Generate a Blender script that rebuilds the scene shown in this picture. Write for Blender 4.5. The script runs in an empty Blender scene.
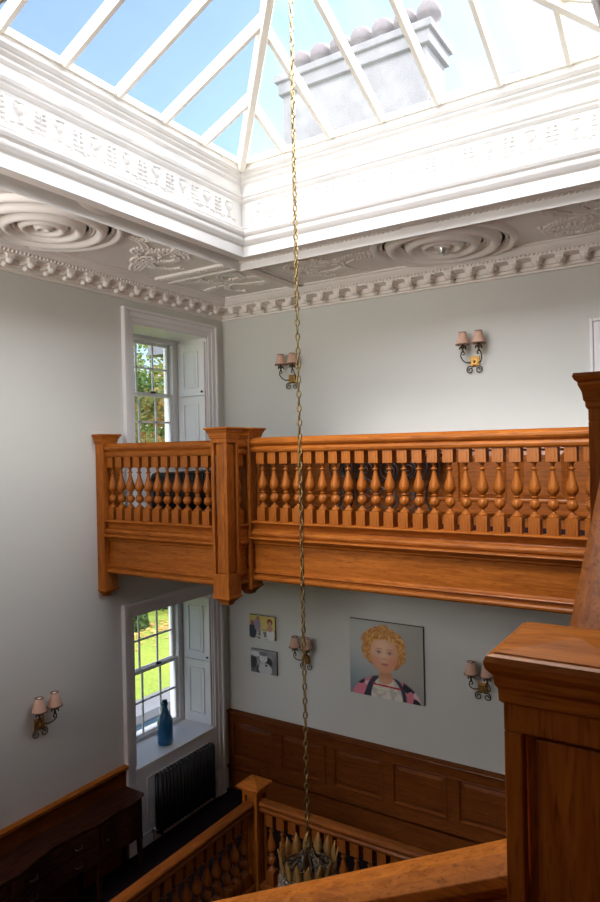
import bpy, bmesh, math, random
from mathutils import Vector, Matrix, noise

# ------------------------------------------------------------------ camera, sky, sun, exposure
S = bpy.context.scene
COL = S.collection
CAM_POS = Vector((5.5275, -6.790, 4.325))
YAW, PITCH, ROLL, FPX = 0.5719, -0.0022, -0.0204, 672.9
cy_, sy_ = math.cos(YAW), math.sin(YAW)
FWD = Vector((-sy_ * math.cos(PITCH), cy_ * math.cos(PITCH), math.sin(PITCH)))
RGT = Vector((cy_, sy_, 0))
UPV = RGT.cross(FWD)
R2 = RGT * math.cos(ROLL) + UPV * math.sin(ROLL)
U2 = -RGT * math.sin(ROLL) + UPV * math.cos(ROLL)
cam_data = bpy.data.cameras.new('camera')
cam = bpy.data.objects.new('camera', cam_data)
COL.objects.link(cam)
cam_data.sensor_width = 36
cam_data.lens = FPX / 902 * 36
cam_data.clip_start = 0.02
cam_data.clip_end = 500
m = Matrix((R2, U2, -FWD)).transposed().to_4x4()
m.translation = CAM_POS
cam.matrix_world = m
S.camera = cam

W = bpy.data.worlds.new('sky')
S.world = W
W.use_nodes = True
wn = W.node_tree
sky = wn.nodes.new('ShaderNodeTexSky')
sky.sky_type = 'NISHITA'
sky.sun_disc = False
sky.sun_elevation = math.radians(40)
sky.sun_rotation = math.radians(28)
sky.air_density = 1.0
sky.dust_density = 0.6
sky.ozone_density = 1.5
wn.links.new(sky.outputs[0], wn.nodes['Background'].inputs[0])
wn.nodes['Background'].inputs[1].default_value = 0.36

SUN_DIR = Vector((math.sin(math.radians(28)) * math.cos(math.radians(40)), math.cos(math.radians(28)) * math.cos(math.radians(40)), math.sin(math.radians(40))))
sd = bpy.data.lights.new('sun', 'SUN')
sun = bpy.data.objects.new('sun', sd)
COL.objects.link(sun)
sun.rotation_euler = (-SUN_DIR).to_track_quat('-Z', 'Y').to_euler()
sun.location = (10, 10, 20)
sd.energy = 12.0
sd.color = (1.0, 0.93, 0.82)
sd.angle = math.radians(0.6)
# added fill suns: broad soft light through the roof glass to brighten the walls
def broad(name, az, el, ang, e, col):
    d = bpy.data.lights.new(name, 'SUN'); o = bpy.data.objects.new(name, d); COL.objects.link(o)
    v = Vector((math.sin(math.radians(az)) * math.cos(math.radians(el)), math.cos(math.radians(az)) * math.cos(math.radians(el)), math.sin(math.radians(el))))
    o.rotation_euler = (-v).to_track_quat('-Z', 'Y').to_euler(); o.location = v * 20
    d.energy = e; d.color = col; d.angle = math.radians(ang)
broad('fill_sun_behind', 186, 30, 38, 6.0, (1.0, 0.965, 0.92))
broad('fill_sun_high', 184, 48, 26, 5.6, (1.0, 0.965, 0.92))
broad('fill_sun_ahead', 335, 52, 36, 4.0, (1.0, 0.97, 0.93))
broad('fill_sun_right', 90, 31, 38, 5.5, (1.0, 0.965, 0.92))

# added fill lamps outside the near wall's two made-up windows, behind the viewer
for wx in (1.2, 2.6):
    d = bpy.data.lights.new('near_wall_fill', 'AREA'); o = bpy.data.objects.new('near_wall_fill', d); COL.objects.link(o)
    d.shape = 'RECTANGLE'; d.size = 1.15; d.size_y = 1.85; d.energy = 58.0; d.spread = math.radians(95); d.color = (1.0, 0.96, 0.90)
    o.location = (wx, -8.02, 5.1); o.rotation_euler = (math.radians(116), 0, 0)

S.view_settings.view_transform = 'Standard'
S.view_settings.look = 'None'
S.view_settings.gamma = 1
S.view_settings.use_curve_mapping = False
S.view_settings.exposure = 0.0
try:
    S.cycles.max_bounces = 14
    S.cycles.diffuse_bounces = 9
    S.cycles.transparent_max_bounces = 16
    S.cycles.use_denoising = True
    S.cycles.sample_clamp_indirect = 8
except Exception:
    pass

# ------------------------------------------------------------------ materials
def nmat(name):
    mt = bpy.data.materials.new(name)
    mt.use_nodes = True
    nt = mt.node_tree
    return mt, nt, nt.nodes['Principled BSDF']

def mixc(nt, fac, a, b, blend='MIX'):
    n = nt.nodes.new('ShaderNodeMix'); n.data_type = 'RGBA'; n.blend_type = blend
    if isinstance(fac, (int, float)): n.inputs[0].default_value = fac
    else: nt.links.new(fac, n.inputs[0])
    for i, v in ((6, a), (7, b)):
        if isinstance(v, (tuple, list)): n.inputs[i].default_value = (*v, 1)
        else: nt.links.new(v, n.inputs[i])
    return n.outputs[2]

def noise_fac(nt, scale, vec_scale=(1, 1, 1), detail=4, rough=0.6, dist=0.0, coord='Object'):
    tc = nt.nodes.new('ShaderNodeTexCoord')
    mp = nt.nodes.new('ShaderNodeMapping'); mp.inputs['Scale'].default_value = vec_scale
    nt.links.new(tc.outputs[coord], mp.inputs[0])
    nz = nt.nodes.new('ShaderNodeTexNoise'); nz.inputs['Scale'].default_value = scale
    nz.inputs['Detail'].default_value = detail; nz.inputs['Roughness'].default_value = rough
    nz.inputs['Distortion'].default_value = dist
    nt.links.new(mp.outputs[0], nz.inputs[0])
    return nz.outputs[0]

def ramp(nt, fac, p0, p1):
    r = nt.nodes.new('ShaderNodeMapRange'); r.inputs[1].default_value = p0; r.inputs[2].default_value = p1
    nt.links.new(fac, r.inputs[0]); return r.outputs[0]

def bump(nt, b, fac, strength, dist=0.01):
    n = nt.nodes.new('ShaderNodeBump'); n.inputs['Strength'].default_value = strength; n.inputs['Distance'].default_value = dist
    nt.links.new(fac, n.inputs['Height']); nt.links.new(n.outputs[0], b.inputs['Normal'])

def plain(name, col, rough=0.5, metal=0.0, var=0.06, scale=3.0, bmp=0.0, bscale=60):
    mt, nt, b = nmat(name)
    f = noise_fac(nt, scale)
    d = tuple(c * (1 - var) for c in col); l = tuple(min(1, c * (1 + var)) for c in col)
    nt.links.new(mixc(nt, ramp(nt, f, .3, .7), d, l), b.inputs['Base Color'])
    b.inputs['Roughness'].default_value = rough; b.inputs['Metallic'].default_value = metal
    if bmp: bump(nt, b, noise_fac(nt, bscale), bmp)
    return mt

def wood(name, dark, light, axis, rough=0.38, coat=0.0):
    mt, nt, b = nmat(name)
    k = {'x': (1.2, 14, 14), 'y': (14, 1.2, 14), 'z': (14, 14, 1.2)}[axis]
    g = noise_fac(nt, 2.2, k, 6, 0.62, 1.2)
    k2 = tuple(v * 3.5 for v in k)
    fine = noise_fac(nt, 3.0, k2, 3, 0.5, 0.2)
    big = noise_fac(nt, 1.3, (1, 1, 1), 2)
    c = mixc(nt, ramp(nt, g, .32, .68), dark, light)
    c = mixc(nt, ramp(nt, fine, .55, .75), c, tuple(v * .62 for v in dark))
    mm = nt.nodes.new('ShaderNodeMix'); mm.data_type = 'RGBA'; mm.blend_type = 'MULTIPLY'; mm.inputs[0].default_value = 0.35
    nt.links.new(c, mm.inputs[6]); nt.links.new(mixc(nt, ramp(nt, big, .35, .65), (.6, .55, .5), (1, 1, 1)), mm.inputs[7])
    nt.links.new(mm.outputs[2], b.inputs['Base Color'])
    b.inputs['Roughness'].default_value = rough
    b.inputs['Coat Weight'].default_value = coat; b.inputs['Coat Roughness'].default_value = 0.25
    b.inputs['Specular IOR Level'].default_value = 0.0
    bump(nt, b, g, 0.06, 0.004)
    gl = nt.nodes.new('ShaderNodeBsdfGlossy'); gl.inputs['Roughness'].default_value = rough - .08; gl.inputs[0].default_value = (1, .9, .78, 1)
    mx = nt.nodes.new('ShaderNodeMixShader'); mx.inputs[0].default_value = 0.028
    nt.links.new(b.outputs[0], mx.inputs[1]); nt.links.new(gl.outputs[0], mx.inputs[2]); nt.links.new(mx.outputs[0], nt.nodes['Material Output'].inputs[0])
    return mt

M = {}
for ax in 'xyz':
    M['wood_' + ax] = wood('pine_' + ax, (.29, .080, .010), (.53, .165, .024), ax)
    M['panel_' + ax] = wood('shaded_pine_' + ax, (.17, .046, .008), (.33, .095, .015), ax)  # pine darkened to stand for shade on the gallery wainscot and lower balustrades
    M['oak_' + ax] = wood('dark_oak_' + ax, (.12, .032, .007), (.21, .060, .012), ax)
M['side'] = wood('mahogany', (.030, .011, .007), (.062, .022, .012), 'y', 0.33, 0.0)
M['wall'] = plain('wall_paint', (.655, .66, .612), 0.75, 0, 0.025, 0.8, 0.03, 90)
M['plaster'] = plain('ceiling_plaster', (.84, .785, .72), 0.7, 0, 0.03, 1.2, 0.04, 70)
M['cornice'] = plain('cornice_plaster', (.86, .81, .75), 0.65, 0, 0.03, 2)
M['white'] = plain('white_joinery', (.80, .79, .79), 0.4, 0, 0.02, 2)
M['cream'] = plain('cream_bars', (.88, .84, .74), 0.45, 0, 0.03, 2)
M['well'] = plain('lantern_white', (.74, .72, .685), 0.6, 0, 0.02, 2)
M['carpet'] = plain('dark_carpet', (.014, .008, .010), 0.95, 0, 0.3, 40, 0.3, 200)
M['carpet'].node_tree.nodes['Principled BSDF'].inputs['Specular IOR Level'].default_value = 0.05
M['iron'] = plain('black_iron', (.02, .02, .022), 0.45, 0.4, 0.2, 8)
M['radiator'] = plain('radiator_black', (.022, .022, .026), 0.4, 0.2, 0.15, 6)
M['brass'] = plain('antique_brass', (.36, .26, .11), 0.35, 0.95, 0.2, 20)
M['gilt'] = plain('gilt_plate', (.42, .24, .07), 0.38, 0.8, 0.2, 15)
M['leafgilt'] = plain('pale_gilt', (.50, .29, .09), 0.4, 0.5, 0.25, 20)
M['bronze'] = plain('dark_bronze', (.10, .068, .035), 0.42, 0.85, 0.3, 20)
M['shade'] = plain('pink_beige_shade', (.66, .42, .31), 0.8, 0, 0.06, 20, 0.1, 120)
M['shadein'] = plain('shade_lining', (.82, .76, .66), 0.8, 0, 0.03, 20)
M['trimbrown'] = plain('shade_trim', (.22, .13, .08), 0.7, 0, 0.1, 20)
M['steel'] = plain('satin_steel', (.6, .6, .6), 0.3, 0.9, 0.05, 10)
M['canvas'] = plain('canvas_edge', (.10, .085, .07), 0.8, 0, 0.1, 20)
M['stone'] = plain('pale_paving', (.105, .11, .125), 0.8, 0, 0.10, 1.5, 0.15, 20)
M['slate'] = plain('blue_slate', (.02, .055, .09), 0.6, 0, 0.2, 2)
M['render'] = plain('white_render', (.78, .78, .78), 0.75, 0, 0.03, 3)
M['brickbuff'] = plain('pale_stack_stone', (.17, .165, .17), 0.85, 0, 0.18, 3, 0.2, 12)
M['pot'] = plain('pot_clay', (.13, .105, .11), 0.8, 0, 0.15, 4)
M['roof'] = plain('roof_slates', (.15, .155, .175), 0.7, 0, 0.25, 5, 0.2, 10)
M['bark'] = plain('bark', (.17, .125, .09), 0.9, 0, 0.3, 8, 0.4, 20)

# lawn
mt, nt, b = nmat('lawn_grass')
f1 = noise_fac(nt, 0.5, detail=5); f2 = noise_fac(nt, 12, detail=5)
c = mixc(nt, ramp(nt, f1, .35, .65), (.135, .20, .012), (.215, .26, .018))
c = mixc(nt, ramp(nt, f2, .35, .75), c, (.085, .135, .01))
nt.links.new(c, b.inputs['Base Color']); b.inputs['Roughness'].default_value = .9
bump(nt, b, f2, .4, .05); M['lawn'] = mt

def leafmat(name, cols):
    mt, nt, b = nmat(name)
    at = nt.nodes.new('ShaderNodeVertexColor'); at.layer_name = 'tone'
    cr = nt.nodes.new('ShaderNodeValToRGB')
    cr.color_ramp.elements[0].color = (*cols[0], 1); cr.color_ramp.elements[1].color = (*cols[-1], 1)
    for i, cc in enumerate(cols[1:-1]):
        e = cr.color_ramp.elements.new((i + 1) / (len(cols) - 1)); e.color = (*cc, 1)
    sep = nt.nodes.new('ShaderNodeSeparateColor')
    nt.links.new(at.outputs[0], sep.inputs[0]); nt.links.new(sep.outputs[0], cr.inputs[0])
    nt.links.new(cr.outputs[0], b.inputs['Base Color']); b.inputs['Roughness'].default_value = .6
    tr = nt.nodes.new('ShaderNodeBsdfTranslucent'); nt.links.new(cr.outputs[0], tr.inputs[0])
    mx = nt.nodes.new('ShaderNodeMixShader'); mx.inputs[0].default_value = .35
    nt.links.new(b.outputs[0], mx.inputs[1]); nt.links.new(tr.outputs[0], mx.inputs[2])
    nt.links.new(mx.outputs[0], nt.nodes['Material Output'].inputs[0])
    return mt
M['leaf_green'] = leafmat('leaves_green', [(.03, .07, .015), (.06, .12, .02), (.11, .17, .03), (.22, .24, .04)])
M['leaf_autumn'] = leafmat('leaves_autumn', [(.05, .08, .02), (.14, .15, .03), (.38, .22, .05), (.50, .20, .05)])
M['leaf_dark'] = leafmat('leaves_dark', [(.012, .03, .012), (.025, .05, .015), (.05, .08, .02), (.09, .11, .03)])

# glass
def glassmat(name, haze, tint=(1, 1, 1), streak=False):
    mt = bpy.data.materials.new(name); mt.use_nodes = True; nt = mt.node_tree; nt.nodes.clear()
    out = nt.nodes.new('ShaderNodeOutputMaterial')
    tr = nt.nodes.new('ShaderNodeBsdfTransparent'); tr.inputs[0].default_value = (*tint, 1)
    gl = nt.nodes.new('ShaderNodeBsdfGlossy'); gl.inputs['Roughness'].default_value = 0.02
    m1 = nt.nodes.new('ShaderNodeMixShader')
    fr = nt.nodes.new('ShaderNodeLayerWeight'); fr.inputs[0].default_value = 0.12
    mlt = nt.nodes.new('ShaderNodeMath'); mlt.operation = 'MULTIPLY'; mlt.inputs[1].default_value = 0.5
    nt.links.new(fr.outputs['Fresnel'], mlt.inputs[0])
    nt.links.new(mlt.outputs[0], m1.inputs[0])
    nt.links.new(tr.outputs[0], m1.inputs[1]); nt.links.new(gl.outputs[0], m1.inputs[2])
    tl = nt.nodes.new('ShaderNodeBsdfTranslucent'); tl.inputs[0].default_value = (.95, .95, .95, 1)
    m2 = nt.nodes.new('ShaderNodeMixShader')
    if streak:
        f = noise_fac(nt, 1.6, (2.2, .5, 1), 5, .6, .4)
        r = nt.nodes.new('ShaderNodeMapRange'); r.inputs[1].default_value = .3; r.inputs[2].default_value = .75
        r.inputs[3].default_value = haze * .55; r.inputs[4].default_value = haze * 1.7
        nt.links.new(f, r.inputs[0]); nt.links.new(r.outputs[0], m2.inputs[0])
    else:
        m2.inputs[0].default_value = haze
    nt.links.new(m1.outputs[0], m2.inputs[1]); nt.links.new(tl.outputs[0], m2.inputs[2])
    nt.links.new(m2.outputs[0], out.inputs[0])
    return mt
M['glass'] = glassmat('window_glass', 0.004, (.82, .83, .86))
M['glass_clean'] = glassmat('roof_glass_clean', 0.004, (.95, .955, 1), True)
M['glass_dirty'] = glassmat('roof_glass_dusty', 0.021, (.95, .97, 1), True)

mt, nt, b = nmat('blue_bottle_glass')
b.inputs['Base Color'].default_value = (.012, .16, .36, 1); b.inputs['Roughness'].default_value = .12
b.inputs['Transmission Weight'].default_value = .45; b.inputs['Coat Weight'].default_value = .4
M['bottle'] = mt
mt, nt, b = nmat('crystal')
b.inputs['Base Color'].default_value = (.30, .27, .22, 1); b.inputs['Roughness'].default_value = .12
b.inputs['Transmission Weight'].default_value = .3; M['crystal'] = mt
mt, nt, b = nmat('painted_canvas')
at = nt.nodes.new('ShaderNodeVertexColor'); at.layer_name = 'paint'
nt.links.new(at.outputs[0], b.inputs['Base Color']); b.inputs['Roughness'].default_value = .55
bump(nt, b, noise_fac(nt, 250), .05, .001); M['paint'] = mt

# ------------------------------------------------------------------ mesh helpers
def world_off(o):
    v = Vector((0, 0, 0))
    while o is not None:
        v += o.location; o = o.parent
    return v

class MB:
    def __init__(s): s.v = []; s.f = []; s.sm = []
    def add(s, vs, fs, smooth=False):
        n = len(s.v); s.v += [tuple(v) for v in vs]
        s.f += [tuple(i + n for i in f) for f in fs]; s.sm += [smooth] * len(fs); return s
    def box(s, x0, x1, y0, y1, z0, z1):
        vs = [(x, y, z) for x in (x0, x1) for y in (y0, y1) for z in (z0, z1)]
        return s.add(vs, [(0, 1, 3, 2), (4, 6, 7, 5), (0, 4, 5, 1), (2, 3, 7, 6), (0, 2, 6, 4), (1, 5, 7, 3)])
    def lathe(s, prof, c=(0, 0, 0), seg=16, smooth=True, rot=0.0, sx=1, sy=1):
        vs = []; n = len(prof)
        for k in range(seg):
            a = 2 * math.pi * k / seg + rot
            for r, z in prof: vs.append((c[0] + r * math.cos(a) * sx, c[1] + r * math.sin(a) * sy, c[2] + z))
        fs = []
        for k in range(seg):
            k2 = (k + 1) % seg
            for i in range(n - 1): fs.append((k * n + i, k2 * n + i, k2 * n + i + 1, k * n + i + 1))
        s.add(vs, fs, smooth)
        if prof[0][0] > 1e-5: s.add([vs[k * n] for k in range(seg)], [tuple(reversed(range(seg)))])
        if prof[-1][0] > 1e-5: s.add([vs[k * n + n - 1] for k in range(seg)], [tuple(range(seg))])
        return s
    def square(s, prof, cx, cy, hx=1.0, hy=1.0):   # square 'lathe': half width, z
        q = [(h * math.sqrt(2), z) for h, z in prof]
        return s.lathe(q, (cx, cy, 0), 4, False, math.pi / 4, hx, hy)
    def ball(s, c, r, seg=8, rings=5, sc=(1, 1, 1)):
        prof = [(r * math.sin(math.pi * i / rings), -r * math.cos(math.pi * i / rings)) for i in range(rings + 1)]
        vs = []; n = len(prof)
        for k in range(seg):
            a = 2 * math.pi * k / seg
            for q, z in prof: vs.append((c[0] + q * math.cos(a) * sc[0], c[1] + q * math.sin(a) * sc[1], c[2] + z * sc[2]))
        fs = [(k * n + i, ((k + 1) % seg) * n + i, ((k + 1) % seg) * n + i + 1, k * n + i + 1) for k in range(seg) for i in range(n - 1)]
        return s.add(vs, fs, True)
    def tube(s, pts, r, seg=8, closed=False, rads=None):
        pts = [Vector(p) for p in pts]; n = len(pts); vs = []; prev = None
        for i, p in enumerate(pts):
            if closed: t = pts[(i + 1) % n] - pts[i - 1]
            else: t = pts[min(i + 1, n - 1)] - pts[max(i - 1, 0)]
            t.normalize()
            if prev is None:
                a = Vector((0, 0, 1)) if abs(t.z) < .9 else Vector((1, 0, 0))
                nx = t.cross(a).normalized()
            else:
                nx = (prev - t * prev.dot(t))
                nx = nx.normalized() if nx.length > 1e-6 else t.orthogonal().normalized()
            prev = nx; ny = t.cross(nx); rr = rads[i] if rads else r
            for k in range(seg):
                a = 2 * math.pi * k / seg
                vs.append(p + nx * (rr * math.cos(a)) + ny * (rr * math.sin(a)))
        fs = []
        for i in range(n if closed else n - 1):
            j = (i + 1) % n
            for k in range(seg): fs.append((i * seg + k, i * seg + (k + 1) % seg, j * seg + (k + 1) % seg, j * seg + k))
        if not closed:
            fs.append(tuple(reversed(range(seg)))); fs.append(tuple((n - 1) * seg + k for k in range(seg)))
        return s.add(vs, fs, True)
    def extrude(s, poly, A, B, side, up=(0, 0, 1), smooth=False):   # poly of (side, up) swept A -> B
        A, B, side, up = Vector(A), Vector(B), Vector(side), Vector(up); n = len(poly)
        vs = [A + side * p + up * q for p, q in poly] + [B + side * p + up * q for p, q in poly]
        fs = [(i, (i + 1) % n, n + (i + 1) % n, n + i) for i in range(n)]
        s.add(vs, fs, smooth)
        s.add(vs, [tuple(reversed(range(n))), tuple(range(n, 2 * n))])
        return s
    def rect_loop(s, prof, x0, x1, y0, y1):   # open profile (inset, z) around a rectangle
        vs = []; n = len(prof)
        for p, z in prof: vs += [(x0 + p, y0 + p, z), (x1 - p, y0 + p, z), (x1 - p, y1 - p, z), (x0 + p, y1 - p, z)]
        fs = [(i * 4 + k, i * 4 + (k + 1) % 4, (i + 1) * 4 + (k + 1) % 4, (i + 1) * 4 + k) for i in range(n - 1) for k in range(4)]
        return s.add(vs, fs)
    def frame(s, y0, y1, z0, z1, w, x0, x1, wb=None):   # rectangular frame in the y-z plane
        wb = w if wb is None else wb
        s.box(x0, x1, y0, y0 + w, z0, z1); s.box(x0, x1, y1 - w, y1, z0, z1)
        s.box(x0, x1, y0 + w, y1 - w, z1 - w, z1)
        if wb: s.box(x0, x1, y0 + w, y1 - w, z0, z0 + wb)
        return s
    def build(s, name, mat, parent=None, bevel=0.0, local=False):
        me = bpy.data.meshes.new(name)
        off = Vector((0, 0, 0)) if local or parent is None else world_off(parent)
        me.from_pydata([(v[0] - off.x, v[1] - off.y, v[2] - off.z) for v in s.v], [], s.f)
        bm = bmesh.new(); bm.from_mesh(me)
        bmesh.ops.recalc_face_normals(bm, faces=bm.faces); bm.to_mesh(me); bm.free()
        for p, k in zip(me.polygons, s.sm): p.use_smooth = k
        o = bpy.data.objects.new(name, me); COL.objects.link(o)
        me.materials.append(M[mat] if isinstance(mat, str) else mat)
        if parent is not None: o.parent = parent
        if bevel:
            bv = o.modifiers.new('bevel', 'BEVEL'); bv.width = bevel; bv.segments = 2; bv.limit_method = 'ANGLE'
        return o

def tag(o, label, cat, group=None):
    o['label'] = label; o['category'] = cat
    if group: o['group'] = group
    return o
def thing(name, label, cat, loc=(0, 0, 0), group=None, rz=0.0):
    o = bpy.data.objects.new(name, None); COL.objects.link(o); o.location = loc; o.empty_display_size = .1
    o.rotation_euler = (0, 0, rz); return tag(o, label, cat, group)
def struct(o, kind='structure'):
    o['kind'] = kind; return o
def sgroup(name, loc=(0, 0, 0)):
    o = bpy.data.objects.new(name, None); COL.objects.link(o); o.location = loc; o['kind'] = 'structure'; return o
def put(mesh_obj, parent, loc, name=None):   # another copy of a part
    c = mesh_obj.copy(); COL.objects.link(c); c.parent = parent; c.location = Vector(loc) - world_off(parent)
    return c
def dup_tree(o, parent=None):
    c = o.copy(); COL.objects.link(c); c.parent = parent
    for ch in list(o.children): dup_tree(ch, c)
    return c

# ------------------------------------------------------------------ key sizes
WX0, WX1, WY0, WY1 = 1.62, 5.08, -5.11, -1.65      # skylight well
ZC, ZG, ZF = 6.175, 7.09, 3.50                       # ceiling, glass line, gallery floor
XR, YN = 7.0, -7.6                                    # right and near walls
ZL = 2.82                                             # quarter landing

# ------------------------------------------------------------------ room shell
def wall_x(y0, y1, z0, z1, xa, xb, holes):
    b = MB(); ys = sorted({y0, y1, *[h[0] for h in holes], *[h[1] for h in holes]})
    for a, c in zip(ys, ys[1:]):
        z = z0
        for h in sorted([h for h in holes if h[0] <= a and h[1] >= c], key=lambda h: h[2]):
            b.box(xa, xb, a, c, z, h[2]); z = h[3]
        b.box(xa, xb, a, c, z, z1)
    return b
struct(wall_x(YN - .3, 0.3, -3.4, 7.0, -.75, 0, [(-1.65, -.31, .87, 2.55), (-1.57, -.31, 4.32, 5.76)]).build('wall_left', 'wall'))
struct(MB().box(0, XR + .3, 0, .3, -3.4, 7.0).build('wall_back', 'wall'))
struct(MB().box(XR, XR + .3, YN - .3, 0, -3.4, 7.0).build('wall_right', 'wall'))
nw = MB()
for x0, x1 in ((0, .6), (1.8, 2.0), (3.2, XR)): nw.box(x0, x1, YN - .3, YN, -3.4, 7.0)
for x0, x1 in ((.6, 1.8), (2.0, 3.2)): nw.box(x0, x1, YN - .3, YN, -3.4, 4.15); nw.box(x0, x1, YN - .3, YN, 6.05, 7.0)
struct(nw.build('wall_near', 'wall'))
for i, x0 in enumerate((.6, 2.0)):
    w = sgroup('window_%d' % (3 + i), (x0 + .6, YN, 4.15))  # unseen near-wall windows, added as openings for the fill lamps
    b = MB(); x1 = x0 + 1.2
    for a, c in ((x0 - .14, x0), (x1, x1 + .14)): b.box(a, c, YN, YN + .04, 4.01, 6.19)
    b.box(x0, x1, YN, YN + .04, 6.05, 6.17); b.box(x0, x1, YN - .28, YN + .06, 4.10, 4.15)
    b.build('architrave', 'white', w, .004)
    b = MB()
    for k in range(5): b.box(x0 + .3 * k - .02 * (k > 0), x0 + .3 * k + .02 * (k < 4), YN - .2, YN - .16, 4.15, 6.05)
    for k in range(5): b.box(x0, x1, YN - .2, YN - .16, 4.15 + .46 * k, 4.19 + .46 * k)
    b.build('sash', 'white', w)
    MB().box(x0, x1, YN - .182, YN - .178, 4.15, 6.05).build('pane', 'glass', w)
fl = MB()
fl.box(0, 1.68, YN, 0, -.25, 0); fl.box(1.68, XR, -1.58, 0, -.25, 0); fl.box(5.2, XR, YN, -1.58, -.25, 0); fl.box(1.68, 5.2, YN, -5.5, -.25, 0)
struct(fl.build('floor', 'carpet'))
struct(MB().box(0, XR, YN, 0, -3.6, -3.4).build('floor_lower', 'carpet'))
gf = MB().box(0, 1.62, -1.955, 0, 3.13, ZF).box(1.62, XR, -1.62, 0, 3.13, ZF).box(5.32, XR, -4.69, -1.62, 3.13, ZF)
struct(gf.build('floor_gallery', 'wall'))
struct(MB().box(0.0, 1.60, -1.94, -.06, ZF, ZF + .015).box(1.60, XR, -1.60, -.06, ZF, ZF + .015).box(5.34, XR, -4.66, -1.6, ZF, ZF + .015).build('floor_gallery_carpet', 'carpet'))
struct(MB().box(5.19, XR, YN, -5.38, 2.60, ZL).build('floor_landing', 'carpet'))
st = MB()
for k in range(3): st.box(5.37, XR, -5.38 + .23 * k, -4.69, ZL + .17 * k - (.2 if k else .1), ZL + .17 * (k + 1))
struct(st.build('floor_upper_flight', 'carpet'))
st = MB()
for k in range(12): st.box(5.19 - .3 * (k + 1), 5.19 - .3 * k, YN, -5.56, ZL - .157 * (k + 1) - .25, ZL - .157 * (k + 1))
st.box(0, 1.6, YN, -5.56, .70, .94)
struct(st.build('floor_lower_flight', 'carpet'))

# ceiling ring with the panels' ribs and plaster branches
ce = MB()
zt = ZC + .35
ce.box(0, WX0 - .13, YN, 0, ZC + .03, zt); ce.box(WX1 + .13, XR, YN, 0, ZC + .03, zt)
ce.box(WX0 - .13, WX1 + .13, WY1 + .13, 0, ZC + .03, zt); ce.box(WX0 - .13, WX1 + .13, YN, WY0 - .13, ZC + .03, zt)
ceiling = struct(ce.build('ceiling', 'plaster'))
be = MB()
def ring(b, x0, x1, y0, y1, w, z0, z1):
    b.box(x0 - w, x0, y0 - w, y1 + w, z0, z1); b.box(x1, x1 + w, y0 - w, y1 + w, z0, z1)
    b.box(x0, x1, y1, y1 + w, z0, z1); b.box(x0, x1, y0 - w, y0, z0, z1)
ring(be, WX0 - .012, WX1 + .012, WY0 - .012, WY1 + .012, .09, ZC, ZC + .06)
be.build('beam_soffit', 'plaster', ceiling)
rb = MB()
ROSE_L, ROSE_R = (.83, -3.29), (3.30, -.83)
def strip(b, x0, x1, y0, y1, z=ZC + .03, h=.026): b.box(x0, x1, y0, y1, z - h, z + .01)
# left strip: cross ribs, and inner border broken round the rose
for sgn in (-1, 1):
    for d in (1.86, 1.99):
        yy = ROSE_L[1] + sgn * d
        strip(rb, .32, 1.46, yy - .025, yy + .025)
for y0, y1 in ((-7.2, -5.37), (-5.23, -3.55), (-3.21, -1.53), (-1.37, -.32)):
    strip(rb, 1.405, 1.455, y0, y1)
for d in (-1.86, -1.99, 1.86, 1.99):
    xx = ROSE_R[0] + d; strip(rb, xx - .025, xx + .025, -1.5, -.32)
for x0, x1 in ((.32, 1.34), (1.50, 3.18), (3.52, 5.20), (5.36, 6.6)):
    strip(rb, x0, x1, -1.525, -1.475)
# bead rows on the borders
for k in range(150):
    y = -7.1 + k * .045
    if abs(y - ROSE_L[1]) > .2: rb.ball((1.43, y, ZC + .004), .015, 6, 4, (1, 1, .6))
for k in range(140):
    x = .4 + k * .045
    if abs(x - ROSE_R[0]) > .2: rb.ball((x, -1.50, ZC + .004), .015, 6, 4, (1, 1, .6))
rb.build('panel_border', 'cornice', ceiling)

def branch(cx, cy, w, h, seed):
    rnd = random.Random(seed); b = MB(); z = ZC + .028
    for s in range(9):
        ang = rnd.uniform(0, 2 * math.pi); x, y = cx + rnd.uniform(-.12, .12) * w, cy + rnd.uniform(-.12, .12) * h
        turn = rnd.uniform(-.35, .35); pts = []
        L = rnd.randint(16, 24)
        for i in range(L):
            pts.append((x, y, z - .004)); step = .034
            nx, ny = x + math.cos(ang) * step * w, y + math.sin(ang) * step * h
            if abs(nx - cx) > w * .48 or abs(ny - cy) > h * .48: break
            x, y = nx, ny; ang += turn * .5 + rnd.uniform(-.12, .12); turn *= 1.04
            if i > 2:
                for sd in (-1, 1):
                    a2 = ang + sd * .9; q = .028
                    lx, ly = x + math.cos(a2) * q, y + math.sin(a2) * q
                    b.ball((lx, ly, z - .004), .017, 6, 4, (1.25, 1.25, .75))
        if len(pts) > 2: b.tube(pts, .010, 6)
    return b
for i, (cx, cy, w, h) in enumerate(((.86, -2.18, .95, 1.15), (.84, -.86, .92, .95), (2.2, -.88, 1.15, .95), (4.55, -.88, 1.2, .95), (.84, -4.6, .95, 1.15))):
    branch(cx, cy, w, h, 11 + i).build('plaster_branch', 'cornice', ceiling)

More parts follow.
